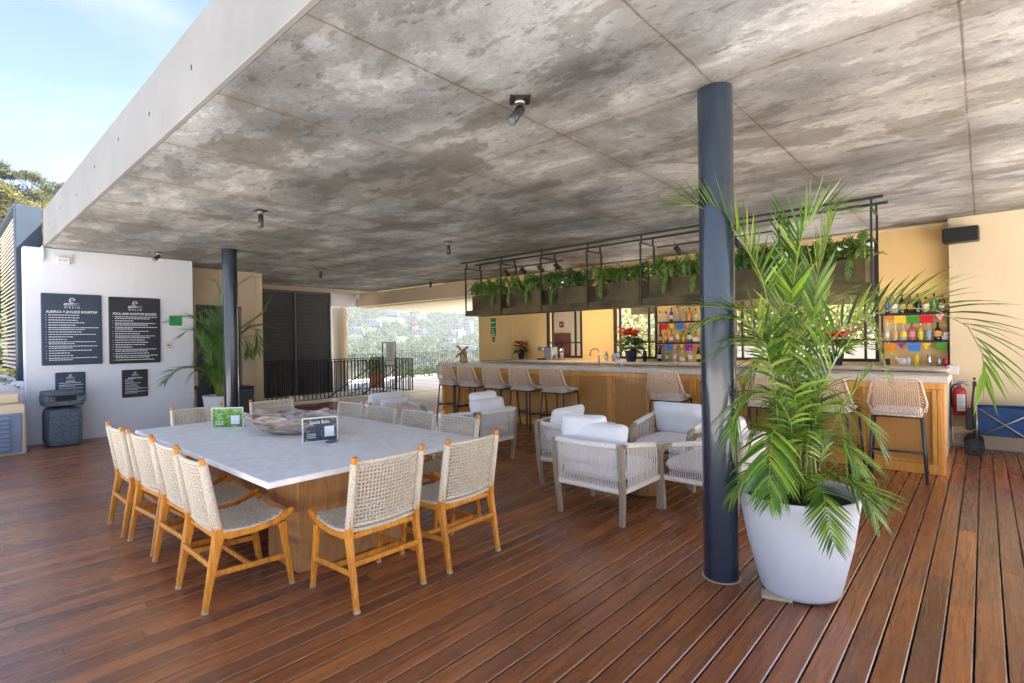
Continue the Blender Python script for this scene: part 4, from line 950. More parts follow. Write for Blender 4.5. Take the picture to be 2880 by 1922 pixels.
ST = [(-7.68, 0.0, 'bar stool at the far left end of the bar'), (-7.08, 0.03, 'bar stool second from the far left end'), (-6.42, -0.02, 'bar stool third from the far left end'), (-5.78, 0.0, 'bar stool fourth from the far left, behind the armchair'),
      (-5.10, 0.02, 'bar stool fifth from the left, last of the left row before the bare panels'), (-3.20, 0.04, 'bar stool standing alone behind the armchair facing the camera'), (-2.45, 0.0, 'bar stool half hidden by the foreground navy pole'),
      (-1.92, 0.05, 'bar stool almost hidden behind the palm foliage'), (-1.28, -0.12, 'bar stool just right of the palm stems, partly covered'), (-0.69, 0.06, 'bar stool nearest the right end of the bar, fully visible')]
s0 = None
for (x, r, lb) in ST:
    if s0 is None: s0 = make_stool(lb); s0.location = (x, 6.82, 0); s0.rotation_euler = (0, 0, r)
    else: dup(s0, (x, 6.80 if x < -1 else 6.86, 0), r, lb)

# ------------------------------------------------------------------ pots and palms
def pot(loc, r0, r1, h, label, tilt=0, mat='pot_grey'):
    t = thing('plant_pot', label, 'pot', loc); t.rotation_euler = (tilt, -tilt*0.6, 0)
    b = B(); b.lathe([(r0*0.85, 0.0), (r0*0.96, 0.008), (r0, 0.03), (r0+(r1-r0)*.55, h*0.5), (r1-.012, h*.93), (r1, h-.01), (r1-.006, h), (r1-.022, h-.004), (r1-.028, h*.86)], k=44, caps=False); b.lathe([(0.001, 0.001), (r0*.85, 0.0)], k=44, caps=False); obj('shell', b, mat, t)
    b = B(); b.lathe([(0.001, h*0.87), (r1-.03, h*0.865)], k=30, caps=False); obj('soil', b, 'soil', t); return t
pot((-0.82, 3.42, 0.012), 0.215, 0.33, 0.585, 'big pale blue grey conical pot holding the foreground palm', 0.02)
b = B(); b.box((-0.90, 3.24, 0.008), (0.16, 0.10, 0.016), 0.002, R=Matrix.Rotation(0.3, 3, 'Z')); tag(obj('wood_shim', b, 'teak_tip'), 'thin wooden shim wedged under the foreground pot', 'shim')
pot((-10.15, 3.45, 0.0), 0.19, 0.29, 0.60, 'grey conical pot behind the far navy pole')
b = B(); b.box((-11.2, 4.18, 0.31), (0.36, 0.4, 0.62), 0.015); b.box((-11.2, 4.18, 0.64), (0.38, 0.42, 0.03), 0.01); tag(obj('grey_bin', b, 'grey_metal'), 'dark grey square bin right of the far navy pole', 'bin')

FR = {
 'F1': ([(-0.84, 3.45, 0.5), (-0.79, 3.43, 1.07), (-0.71, 3.4, 1.37), (-0.6, 3.38, 1.54), (-0.44, 3.35, 1.61), (-0.34, 3.33, 1.64), (-0.24, 3.3, 1.64), (-0.13, 3.28, 1.6), (-0.04, 3.25, 1.52), (0.0, 3.23, 1.39), (0.0, 3.2, 1.27)], 30, 0.34, 0.034, 0.38, 1.05, 0.85, 0.22),
 'F2': ([(-0.89, 3.45, 0.5), (-0.91, 3.42, 1.28), (-0.98, 3.38, 1.8), (-1.0, 3.35, 1.89), (-1.06, 3.32, 2.04), (-1.13, 3.28, 2.16), (-1.2, 3.25, 2.24), (-1.27, 3.22, 2.3), (-1.34, 3.18, 2.33), (-1.46, 3.15, 2.34)], 26, 0.34, 0.034, 0.58, 0.5, 0.75, 0.05),
 'F3': ([(-0.83, 3.5, 0.5), (-0.84, 3.48, 1.28), (-0.85, 3.45, 1.77), (-0.79, 3.42, 2.1), (-0.72, 3.4, 2.19), (-0.64, 3.38, 2.21), (-0.54, 3.35, 2.17)], 26, 0.32, 0.032, 0.62, 0.8, 0.7, 0.0),
 'F4': ([(-0.8, 3.5, 0.5), (-0.78, 3.52, 1.28), (-0.74, 3.54, 1.84), (-0.7, 3.56, 2.0), (-0.67, 3.58, 2.14), (-0.66, 3.6, 2.2)], 20, 0.28, 0.03, 0.62, 0.6, 0.5, 0.0),
 'F5': ([(-0.9, 3.45, 0.5), (-0.91, 3.39, 1.28), (-0.95, 3.33, 1.54), (-1.01, 3.27, 1.63), (-1.11, 3.22, 1.67), (-1.24, 3.16, 1.69), (-1.35, 3.1, 1.69)], 24, 0.28, 0.034, 0.55, 0.35, 0.85, 0.12),
 'F5b': ([(-0.89, 3.4, 0.5), (-0.92, 3.33, 1.22), (-0.95, 3.25, 1.47), (-1.02, 3.18, 1.6), (-1.12, 3.1, 1.62), (-1.19, 3.03, 1.61), (-1.26, 2.95, 1.55)], 24, 0.24, 0.034, 0.5, 0.1, 0.9, 0.3),
 'F6': ([(-0.81, 3.45, 0.5), (-0.83, 3.38, 1.23), (-0.9, 3.31, 1.4), (-0.95, 3.24, 1.47), (-1.06, 3.17, 1.49), (-1.18, 3.1, 1.41)], 24, 0.27, 0.03, 0.45, 0.2, 0.85, 0.3),
 'F7': ([(-0.82, 3.4, 0.5), (-0.84, 3.34, 1.02), (-0.9, 3.28, 1.16), (-1.0, 3.22, 1.18), (-1.07, 3.16, 1.1), (-1.1, 3.1, 0.92)], 24, 0.27, 0.03, 0.4, 0.2, 0.85, 0.4),
 'F8': ([(-0.84, 3.4, 0.5), (-0.88, 3.31, 0.91), (-0.9, 3.22, 0.97), (-0.89, 3.13, 0.9), (-0.87, 3.04, 0.78), (-0.86, 2.97, 0.67)], 26, 0.25, 0.03, 0.35, 0.15, 0.9, 0.3),
 'F9': ([(-0.79, 3.4, 0.5), (-0.72, 3.31, 0.68), (-0.65, 3.2, 0.66), (-0.62, 3.11, 0.6), (-0.59, 3.04, 0.53), (-0.56, 2.98, 0.46)], 22, 0.19, 0.024, 0.3, 0.1, 0.75, 0.1),
 'F10': ([(-0.77, 3.4, 0.5), (-0.65, 3.34, 0.74), (-0.56, 3.27, 0.74), (-0.46, 3.21, 0.71), (-0.38, 3.15, 0.67)], 18, 0.22, 0.024, 0.4, 0.3, 0.6, 0.15),
 'F11': ([(-0.76, 3.45, 0.5), (-0.68, 3.41, 0.92), (-0.6, 3.38, 0.94), (-0.53, 3.34, 0.86), (-0.49, 3.3, 0.75)], 20, 0.22, 0.026, 0.35, 0.2, 0.8, 0.3),
 'F12': ([(-0.77, 3.5, 0.5), (-0.66, 3.43, 0.95), (-0.53, 3.37, 1.2), (-0.44, 3.3, 1.34)], 7, 0.12, 0.02, 0.6, 0.3, 0.3, 0.0),
 'F13': ([(-0.78, 3.5, 0.5), (-0.73, 3.48, 1.14), (-0.63, 3.45, 1.37), (-0.54, 3.42, 1.44), (-0.45, 3.4, 1.42)], 20, 0.25, 0.03, 0.45, 0.4, 0.8, 0.2),
 'F14': ([(-0.87, 3.5, 0.5), (-0.9, 3.52, 1.16), (-0.93, 3.55, 1.6), (-0.91, 3.58, 1.87), (-0.84, 3.6, 2.0)], 22, 0.28, 0.03, 0.5, 0.5, 0.7, 0.1)}
for k_, (an_, rr_, zz_) in enumerate([(-2.35, .38, .56), (-1.75, .33, .58), (-0.45, .42, .56)]):
    c_, s_ = math.cos(an_), math.sin(an_)
    FR['R%d' % k_] = ([(-0.82, 3.42, 0.5), (-0.82+c_*rr_*.35, 3.42+s_*rr_*.35, 0.72), (-0.82+c_*rr_*.7, 3.42+s_*rr_*.7, 0.74), (-0.82+c_*rr_*.95, 3.42+s_*rr_*.95, 0.65), (-0.82+c_*rr_*1.08, 3.42+s_*rr_*1.08, zz_)], 18, 0.20, 0.030, 0.25, 0.15, 0.8, 0.3)
def palm(loc, label, fronds, extra, leaf, seed, r, hs):
    t = thing('palm', label, 'palm', loc); rnd = random.Random(seed); L0 = Vector(loc); st = B(); i = 0
    allf = [([Vector(p)-L0 for p in f[0]], *f[1:]) for f in fronds]
    for k in range(extra):
        a = rnd.uniform(0, 2*PI); H = rnd.uniform(*hs); l = rnd.uniform(0.2, 0.5)*r; z0 = L0.z
        b0 = Vector((rnd.uniform(-.08, .08), rnd.uniform(-.08, .08), 0)); d = Vector((math.cos(a), math.sin(a), 0))
        pts = [b0, b0+d*l*0.15+Vector((0, 0, H*0.6)), b0+d*l*0.45+Vector((0, 0, H*0.95)), b0+d*l*0.85+Vector((0, 0, H)), b0+d*l*1.3+Vector((0, 0, H*0.82)), b0+d*l*1.55+Vector((0, 0, H*0.6))]
        allf.append((pts, 24, 0.24, 0.028, 0.35, 0.3, 0.85, 0.3))
    for f in allf:
        b = B(); frond(b, f[0], f[1], f[2]*1.08, f[3]*(0.8 if len(f[0]) > 9 else 0.66), f[4], f[5], f[6], f[7], sd=seed+i); obj('frond', b, [leaf, 'stem'], t); i += 1
        p0, p1 = f[0][0], f[0][1]; m = p0.lerp(p1, 0.55)
        if i % 2 == 0: st.tube([p0, p0.lerp(p1, .3)+Vector((rnd.uniform(-.01, .01), 0, 0)), m], [0.012, 0.010, 0.006], 7)
    obj('canes', st, 'stem', t); return t
palm((-0.82, 3.42, 0.5), 'lush areca palm with long arching fronds in the foreground pot', list(FR.values()), 11, 'palm_leaf', 11, 0.55, (0.45, 1.25))
GR = [[(-10.0, 3.35, 0.55), (-9.97, 3.24, 0.95), (-9.94, 3.13, 1.06), (-9.91, 2.97, 1.11), (-9.89, 2.81, 1.12), (-9.86, 2.68, 1.08), (-9.83, 2.58, 1.0), (-9.8, 2.51, 0.91)],
 [(-10.0, 3.37, 0.55), (-9.95, 3.38, 1.66), (-9.9, 3.21, 1.76), (-9.85, 3.03, 1.92), (-9.8, 2.87, 1.96), (-9.75, 2.67, 1.94), (-9.7, 2.5, 1.87)],
 [(-10.0, 3.34, 0.55), (-9.97, 3.29, 1.44), (-9.95, 3.05, 1.72), (-9.93, 2.9, 1.75), (-9.9, 2.75, 1.64)],
 [(-10.0, 3.37, 0.55), (-9.95, 3.37, 1.66), (-9.9, 3.29, 1.93), (-9.85, 3.16, 2.09), (-9.8, 3.02, 2.04)],
 [(-10.0, 3.35, 0.55), (-9.97, 3.24, 1.34), (-9.95, 3.14, 1.47), (-9.93, 3.07, 1.6), (-9.9, 3.08, 1.75)],
 [(-10.0, 3.4, 0.55), (-9.97, 3.43, 1.75), (-9.93, 3.51, 2.25), (-9.9, 3.62, 2.48), (-9.87, 3.73, 2.6), (-9.83, 3.85, 2.69), (-9.8, 4.02, 2.72)],
 [(-10.0, 3.41, 0.55), (-9.96, 3.51, 1.37), (-9.92, 3.64, 1.7), (-9.88, 3.84, 1.87), (-9.84, 4.07, 2.04), (-9.8, 4.24, 2.37)],
 [(-10.0, 3.41, 0.55), (-9.96, 3.51, 1.31), (-9.92, 3.64, 1.61), (-9.88, 3.84, 1.78), (-9.84, 4.04, 1.85), (-9.8, 4.28, 1.8)],
 [(-10.0, 3.41, 0.55), (-9.94, 3.5, 1.37), (-9.88, 3.63, 1.61), (-9.82, 3.73, 1.62), (-9.76, 3.78, 1.49), (-9.7, 3.77, 1.3)],
 [(-10.0, 3.41, 0.55), (-9.94, 3.62, 1.56), (-9.88, 3.85, 1.8), (-9.82, 3.94, 1.75), (-9.76, 3.96, 1.55), (-9.7, 3.92, 1.35)],
 [(-10.0, 3.38, 0.55), (-9.97, 3.42, 1.94), (-9.95, 3.45, 2.31), (-9.93, 3.37, 2.56), (-9.9, 3.28, 2.61)]]
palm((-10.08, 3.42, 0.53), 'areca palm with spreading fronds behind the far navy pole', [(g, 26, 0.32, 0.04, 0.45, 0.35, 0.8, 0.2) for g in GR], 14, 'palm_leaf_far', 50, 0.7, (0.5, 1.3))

# ------------------------------------------------------------------ poinsettias
def poinsettia(loc, s_, label, seed, vase=None):
    t = thing('poinsettia', label, 'plant', loc); rnd = random.Random(seed)
    b = B(); b.lathe([(0.035*s_, 0), (0.038*s_, 0.01), (0.052*s_, 0.085*s_), (0.056*s_, 0.09*s_)], k=16); obj('pot', b, 'sign_blue' if vase else 'grey_metal', t)
    def leaf(b, c, d, L, w):
        d = d.normalized(); u = d.cross(Vector((0, 0, 1)));
        if u.length < .01: u = Vector((1, 0, 0))
        u = u.normalized(); n = u.cross(d)
        pts = [c, c+d*L*.35+u*w-n*.1*L, c+d*L*.45, c+d*L*.35-u*w-n*.1*L, c+d*L-Vector((0, 0, .12*L))]
        b.add(pts, [(0, 1, 2), (0, 2, 3), (1, 4, 2), (2, 4, 3)], 0, False)
    g = B(); rd = B()
    for i in range(60):
        a = rnd.uniform(0, 2*PI); h = rnd.uniform(0.10, 0.22)*s_; r = rnd.uniform(0.02, 0.07)*s_
        leaf(g, Vector((r*math.cos(a), r*math.sin(a), h)), Vector((math.cos(a), math.sin(a), rnd.uniform(-.5, .4))), 0.09*s_, 0.028*s_)
    for k in range(5):
        a0 = 2*PI*k/5+.3; cr = 0.055*s_ if k else 0; c = Vector((cr*math.cos(a0), cr*math.sin(a0), 0.25*s_+rnd.uniform(-.02, .02)*s_))
        for j in range(11):
            a = 2*PI*j/11+rnd.random()*.3; leaf(rd, c, Vector((math.cos(a), math.sin(a), rnd.uniform(-.25, .45))), rnd.uniform(.06, .10)*s_, 0.026*s_)
    b = B(); b.tube([(0, 0, .07*s_), (0.01, 0, .24*s_)], .006*s_, 5); b.tube([(0, 0, .07*s_), (-.04*s_, .02, .22*s_)], .005*s_, 5); obj('stem', b, 'stem', t)
    obj('leaves', g, 'dark_leaf', t); obj('red_bracts', rd, 'red_leaf', t)
CZ = 1.063
poinsettia((-8.0, 9.18, CZ), 1.5, 'small red poinsettia at the left end of the bar, beside the coffee machine', 3)
poinsettia((-5.0, 8.93, CZ), 2.3, 'large red poinsettia left of the bottle shelves', 4, True)
poinsettia((-1.62, 8.95, CZ), 1.9, 'red poinsettia half hidden behind the palm fronds', 6, True)

# ------------------------------------------------------------------ things on the bar
t = thing('windmill_ornament', 'small straw windmill ornament with four reddish sails on the bar end', 'ornament', (-8.28, 7.62, 1.06), 0.55)
b = B(); b.lathe([(0.085, 0), (0.09, 0.02), (0.07, 0.1), (0.075, 0.12), (0.062, 0.2), (0.066, 0.215), (0.02, 0.27)], k=16); obj('tower', b, 'straw', t)
b = B()
for i in range(4):
    R = Matrix.Rotation(PI/4+i*PI/2+.1, 3, 'Y'); b.box(R @ Vector((0, -0.10, 0.11))+Vector((0, 0, 0.215)), (0.045, 0.006, 0.13), R=R); b.box(R @ Vector((0, -0.10, 0.03))+Vector((0, 0, 0.215)), (0.012, 0.008, 0.06), R=R)
b.tube([(0, -0.11, 0.215), (0, -0.03, 0.215)], 0.01, 6); obj('sails', b, 'terracotta', t)
t = thing('coffee_machine', 'silver and black coffee machine on the back counter', 'coffee machine', (-7.15, 9.08, CZ), 0.05)
b = B(); b.box((0.08, 0.02, 0.14), (0.22, 0.24, 0.28), 0.015); b.box((-0.10, -0.02, 0.235), (0.16, 0.2, 0.09), 0.015); obj('body', b, 'steel', t)
b = B(); b.box((-0.08, -0.02, 0.015), (0.22, 0.22, 0.03), 0.005); b.box((-0.04, 0.07, 0.12), (0.06, 0.06, 0.16)); b.box((-0.185, -0.02, 0.24), (0.01, 0.14, 0.07)); obj('drip_tray', b, 'rubber', t)
b = B(); b.lathe([(0.03, 0), (0.035, 0.07)], (0.26, -0.05, 0), 12); b.lathe([(0.05, 0.0), (0.05, 0.26)], (0.32, 0.05, 0), 14); tag(obj('milk_jug', b, 'steel'), 'tall steel jug and cup right of the coffee machine', 'jug').location = (-7.05, 9.0, CZ)
t = thing('tap', 'chrome swan neck tap behind the bar top', 'tap', (-4.98, 7.78, 0.96)); b = B(); b.tube([(0, 0, 0), (0, 0, 0.3)]+[(-0.09+0.09*math.cos(a), 0, 0.3+0.07*math.sin(a)) for a in [i*PI/8 for i in range(1, 9)]]+[(-0.18, 0, 0.24)], 0.011, 8); obj('spout', b, 'steel', t); b = B(); b.tube([(0, 0, 0.1), (0.08, 0, 0.1)], 0.012, 8); obj('lever', b, 'steel', t)
# glasses and bar tools
b = B(); b.lathe([(0.03, 0), (0.035, 0.12)], (0, 0, 0), 12); tag(obj('water_glass', b, glass('glassware', (0.8, 0.85, 0.95), 0.03, 0.35)), 'clear tumbler on the bar in front of the large poinsettia', 'glass').location = (-4.4, 7.55, 1.06)
b = B(); b.lathe([(0.04, 0), (0.045, 0.005), (0.006, 0.02), (0.006, 0.06), (0.05, 0.09), (0.075, 0.13), (0.07, 0.18), (0.045, 0.20)], k=16, caps=False); tag(obj('goblet', b, 'glassware'), 'round goblet on the bar left of the tumbler', 'glass').location = (-4.55, 7.62, 1.06)
def mixer(x, lab, h, dark):
    t = thing('bar_shaker', lab, 'shaker', (x, 9.05, CZ)); b = B(); b.lathe([(0.03, 0), (0.045, h*.6), (0.03, h*.8), (0.03, h)], k=14); obj('cup', b, 'steel' if not dark else 'rubber', t); b = B(); b.lathe([(0.022, h), (0.01, h+.03)], k=12); obj('cap', b, 'steel', t)
mixer(-5.62, 'steel cocktail shaker at the left of the large poinsettia', 0.16, False); mixer(-5.45, 'black shaker at the left of the large poinsettia', 0.13, True)
mixer(-4.78, 'black shaker just left of the lower bottles', 0.2, True)

# ------------------------------------------------------------------ bottles and cans
BT = {'clear': (0.75, 0.78, 0.78), 'amber': (0.62, 0.20, 0.03), 'orange': (0.75, 0.28, 0.04), 'green': (0.20, 0.42, 0.12), 'pink': (0.55, 0.12, 0.20), 'black': (0.015, 0.014, 0.016), 'yellow': (0.70, 0.55, 0.12), 'blue': (0.05, 0.10, 0.42), 'brown': (0.12, 0.05, 0.02)}
for k, c in BT.items():
    m, n, l, p = nodes('bottle_'+k); p.inputs['Base Color'].default_value = (*c, 1); p.inputs['Roughness'].default_value = 0.06
    p.inputs['Alpha'].default_value = 0.38 if k == 'clear' else (1.0 if k in ('black', 'brown', 'blue') else 0.72); p.inputs['Coat Weight'].default_value = 0.5; MATS['bottle_'+k] = m
for k, c in {'white': (0.72, 0.70, 0.66), 'lemon': (0.70, 0.58, 0.06), 'peach': (0.75, 0.38, 0.10), 'sky': (0.25, 0.45, 0.70), 'rose': (0.62, 0.25, 0.30), 'tan': (0.5, 0.36, 0.16)}.items(): M('label_'+k, c, 0.6, var=0.25, scale=60)
SH = [[(0.034, 0), (0.036, 0.01), (0.036, 0.14), (0.030, 0.165), (0.012, 0.19), (0.012, 0.225)],
      [(0.030, 0), (0.030, 0.17), (0.022, 0.19), (0.011, 0.20), (0.011, 0.24)],
      [(0.040, 0), (0.043, 0.02), (0.040, 0.10), (0.03, 0.14), (0.013, 0.165), (0.012, 0.205)],
      [(0.036, 0), (0.038, 0.02), (0.03, 0.09), (0.037, 0.13), (0.028, 0.17), (0.012, 0.2), (0.010, 0.25)],
      [(0.045, 0), (0.052, 0.03), (0.055, 0.07), (0.04, 0.11), (0.014, 0.13), (0.012, 0.17)]]
def bottle(x, y, z, shp, col, lab, capm, label, s_=1.0, grp=None):
    t = thing('bottle', label, 'bottle', (x, y, z), random.uniform(-.3, .3), grp); pr = [(r*s_, h*s_) for r, h in SH[shp]]
    b = B(); b.lathe(pr, k=16); obj('glass_body', b, 'bottle_'+col, t)
    b = B(); h = pr[-1][1]
    if capm == 'ball': b.lathe([(0.012, h), (0.013, h+.008)], k=10); b.ball((0, 0, h+.022), 0.017*s_, 6); obj('stopper', b, 'white_plastic', t)
    else: b.lathe([(0.0135, h-.012), (0.0135, h+.022)], k=12); obj('cap', b, capm, t)
    if lab: b = B(); R_ = max(r for r, _ in pr[:4]); zz = 0.085*s_ if shp != 4 else 0.055*s_; b.lathe([(R_*1.02, zz-.035*s_), (R_*1.025, zz+.035*s_)], k=18, caps=False); obj('label_band', b, 'label_'+lab, t)
ordn = ['first', 'second', 'third', 'fourth', 'fifth', 'sixth', 'seventh', 'eighth', 'ninth']
def row(x0, x1, z, where, items, y=9.29, grp=None):
    n = len(items)
    for i, (shp, col, lab, cp, s_) in enumerate(items):
        x = x0+(x1-x0)*(i/(n-1) if n > 1 else 0.5)
        bottle(x, y+random.uniform(-.015, .02), z, shp, col, lab, cp, '%s bottle, %s from left %s' % (col, ordn[i], where), s_, grp)
row(-1.04, -0.47, 1.4135, 'on the lower right-hand bar shelf', [(1, 'clear', 'white', 'ball', .95), (0, 'clear', 'peach', 'ball', .9), (2, 'clear', 'lemon', 'ball', 1.05), (3, 'pink', 'rose', 'ball', 1.05), (0, 'yellow', 'lemon', 'ball', .95), (0, 'clear', 'sky', 'ball', .97), (2, 'black', 'peach', 'rubber', 1.1)], grp='bottles on the lower right shelf')
row(-1.04, -0.42, 1.8035, 'on the upper right-hand bar shelf', [(1, 'blue', None, 'rubber', .95), (2, 'clear', 'white', 'ball', 1.1), (0, 'black', 'tan', 'rubber', 1.1), (1, 'brown', 'tan', 'rubber', 1.05), (0, 'black', None, 'rubber', 1.1), (2, 'yellow', 'white', 'rubber', .95), (1, 'green', None, 'rubber', 1.0), (0, 'brown', 'white', 'red_paint', 1.0)], grp='bottles on the upper right shelf')
row(-4.58, -3.88, 1.8035, 'on the upper left-hand bar shelf', [(1, 'clear', None, 'rubber', .8), (0, 'clear', None, 'rubber', .8), (1, 'blue', 'white', 'rubber', 1.0), (1, 'clear', None, 'rubber', 1.1), (2, 'clear', 'tan', 'ball', 1.1), (0, 'orange', 'peach', 'rubber', 1.0), (0, 'yellow', 'white', 'red_paint', .9)], grp='bottles on the upper left shelf')
row(-4.58, -3.88, 1.4135, 'on the lower left-hand bar shelf', [(0, 'brown', 'tan', 'rubber', .95), (1, 'orange', 'peach', 'ball', 1.05), (0, 'amber', 'white', 'red_paint', .9), (1, 'yellow', 'white', 'rubber', 1.15), (0, 'amber', 'peach', 'rubber', .9), (2, 'black', 'white', 'rubber', 1.15), (4, 'amber', 'white', 'rubber', 1.05)], grp='bottles on the lower left shelf')
row(-4.55, -3.80, CZ, 'on the counter under the left-hand shelves', [(2, 'black', 'white', 'rubber', 1.1), (0, 'green', 'white', 'ball', .95), (3, 'clear', 'white', 'ball', .95), (4, 'yellow', 'white', 'ball', 1.0), (2, 'clear', 'white', 'ball', 1.05), (0, 'black', 'lemon', 'rubber', 1.1)], y=9.2, grp='bottles on the back counter')
b = B(); b.ball((0, 0, 0.035), (0.05, 0.05, 0.04), 8); b.ball((0.005, 0, 0.09), 0.035, 8); tag(obj('skull_ornament', b, 'white_plastic'), 'small white rounded ornament at the right end of the lower right shelf', 'ornament').location = (-0.39, 9.28, 1.4135)
def can(x, mat, h, r, label):
    t = thing('drink_can', label, 'can', (x, 9.2, CZ), 0, 'cans and jars under the right shelves'); b = B(); b.lathe([(r*.85, 0), (r, .008), (r, h-.012), (r*.82, h)], k=18); obj('body', b, mat, t); b = B(); b.lathe([(r*.83, h+.0005), (r*.83, h+.003)], k=16); obj('lid', b, 'steel', t)
can(-1.03, 'rubber', 0.09, 0.03, 'short black and yellow jar under the right shelves, leftmost'); can(-0.70, 'label_lemon', 0.15, 0.026, 'tall yellow can under the right shelves'); can(-0.56, 'steel', 0.15, 0.026, 'tall silver can under the right shelves'); can(-0.46, 'brushed', 0.115, 0.03, 'short silver can beside the red can'); can(-0.385, 'red_paint', 0.11, 0.03, 'short red can at the right end of the back counter')
t = thing('toy_figure', 'white and grey rounded toy figure on the back counter under the right shelves', 'ornament', (-0.86, 9.2, CZ)); b = B(); b.ball((0, 0, 0.055), (0.06, 0.04, 0.055), 8); b.ball((-0.06, 0, 0.09), 0.028, 6); b.ball((0.07, 0, 0.06), (0.03, 0.03, 0.06), 6); obj('body', b, 'white_plastic', t)
def garland(x0, x1, z, flags, label):
    t = thing('paper_garland', label, 'garland', (0, 9.19, z), 0, 'paper flag garlands under the bar shelves'); b = B(); b.tube([(x0+(x1-x0)*i/8, 0, -0.02*math.sin(PI*i/8)) for i in range(9)], 0.0015, 4); obj('string', b, 'white_plastic', t)
    for (x, w, kind, c) in flags:
        M('paper_'+c, {'orange': (0.80, 0.22, 0.01), 'yellow': (0.80, 0.55, 0.02), 'green': (0.06, 0.28, 0.02), 'red': (0.60, 0.01, 0.02), 'pink': (0.78, 0.30, 0.38), 'purple': (0.30, 0.01, 0.32), 'blue': (0.03, 0.20, 0.65)}[c], 0.8, var=0.12, scale=50)
        b = B(); h = w*0.8 if kind == 'sq' else w*1.0
        if kind == 'sq':
            n = 6; pts = [(x-w/2, 0, -0.005), (x+w/2, 0, -0.007)]+[(x+w/2-w*(i+.0)/n*1.0, 0, -0.005-h-(0.006 if i % 2 else 0)) for i in range(n+1)]
            pts = [(x-w/2, 0, -0.005)]+list(reversed(pts[2:]))+[(x+w/2, 0, -0.007)]
        else: pts = [(x-w/2, 0, -0.006), (x, 0, -0.005-h), (x+w/2, 0, -0.006)]
        b.prism([(p[0], p[1]+0.0, p[2]) for p in pts], (0, 0.001, 0)); obj('flag', b, 'paper_'+c, t)
garland(-1.12, -0.36, 1.775, [(-1.0, .09, 'tr', 'orange'), (-0.88, .135, 'sq', 'yellow'), (-0.735, .14, 'sq', 'green'), (-0.585, .145, 'sq', 'red'), (-0.44, .10, 'tr', 'pink')], 'upper orange, yellow, green, red and pink paper flags at the right bar end')
garland(-1.12, -0.36, 1.385, [(-1.0, .135, 'sq', 'orange'), (-0.87, .09, 'tr', 'purple'), (-0.725, .135, 'sq', 'blue'), (-0.59, .10, 'tr', 'yellow'), (-0.43, .12, 'sq', 'green')], 'lower orange, purple, blue and yellow paper flags at the right bar end')
garland(-4.63, -3.85, 1.775, [(-4.45, .14, 'sq', 'red'), (-4.29, .10, 'sq', 'yellow'), (-4.14, .14, 'sq', 'blue'), (-3.99, .09, 'tr', 'pink')], 'upper red, yellow, blue and pink paper flags left of the near pole')
garland(-4.63, -3.80, 1.385, [(-4.5, .09, 'tr', 'purple'), (-4.36, .13, 'sq', 'blue'), (-4.23, .09, 'tr', 'pink'), (-4.11, .09, 'tr', 'yellow'), (-3.97, .14, 'sq', 'purple'), (-3.85, .08, 'tr', 'orange')], 'lower purple, blue, pink and yellow paper flags left of the near pole')

# ------------------------------------------------------------------ wagon
t = thing('folding_wagon', 'blue fabric folding wagon with crossed metal bars and a black wheel at the right edge', 'wagon', (-0.07, 8.62, 0), 0.02)
b = B(); 
b.prism([(0.02, 0, 0.25), (0.0, 0, 0.58), (0.06, 0, 0.60), (0.5, 0, 0.585), (1.0, 0, 0.60), (1.0, 0, 0.25)], (0, 0.012, 0)); b.prism([(0.02, 0.42, 0.25), (0.0, 0.42, 0.58), (1.0, 0.42, 0.60), (1.0, 0.42, 0.25)], (0, 0.012, 0)); b.box((0.0, 0.22, 0.42), (0.012, 0.40, 0.33)); b.box((1.0, 0.22, 0.42), (0.012, 0.40, 0.33)); b.box((0.5, 0.22, 0.25), (0.99, 0.40, 0.01)); obj('fabric_tub', b, 'blue_fabric', t)
b = B()
for y in (-0.015, 0.45):
    b.tube([(0.02, y, 0.57), (0.5, y, 0.2), ], 0.009, 6); b.tube([(0.02, y, 0.24), (0.5, y, 0.56)], 0.009, 6); b.tube([(0.5, y, 0.57), (0.98, y, 0.24)], 0.009, 6); b.tube([(0.5, y, 0.24), (0.98, y, 0.57)], 0.009, 6)
for x in (-0.005, 1.0):
    for y in (-0.01, 0.44): b.tube([(x, y, 0.15), (x, y, 0.59)], 0.011, 6)
obj('folding_frame', b, 'brushed', t)
for (x, y) in ((-0.03, -0.02), (-0.03, 0.45), (1.0, -0.02), (1.0, 0.45)):
    b = B(); b.tube([(x, y-.026, 0.102), (x, y+.026, 0.102)], 0.10, 28, sm=False); w_ = obj('wheel', b, 'rubber', t)
    b = B(); b.tube([(x, y-.03, 0.102), (x, y+.03, 0.102)], 0.035, 12)
    for q in range(6): a = q*PI/3; b.bar([(x, y-.029, 0.102), (x+0.085*math.cos(a), y-.029, 0.102+0.085*math.sin(a))], 0.006, 0.012, A=(0, 1, 0))
    obj('spokes', b, 'grey_metal', w_); b = B(); b.box((x+.01, y+.03, 0.18), (0.03, 0.02, 0.12)); obj('fork', b, 'rubber', w_)
b = B(); b.tube([(-0.03, 0.2, 0.3), (-0.05, 0.2, 0.55), (-0.02, 0.18, 0.9)], 0.012, 7); b.box((-0.02, 0.18, 0.86), (0.04, 0.04, 0.06)); b.tube([(-0.02, 0.10, 0.93), (-0.02, 0.26, 0.93)], 0.014, 7); obj('pull_handle', b, 'rubber', t)
b = B(); b.box((-0.07, 0.1, 0.43), (0.08, 0.2, 0.26), 0.02); obj('front_pouch', b, 'rubber', t)

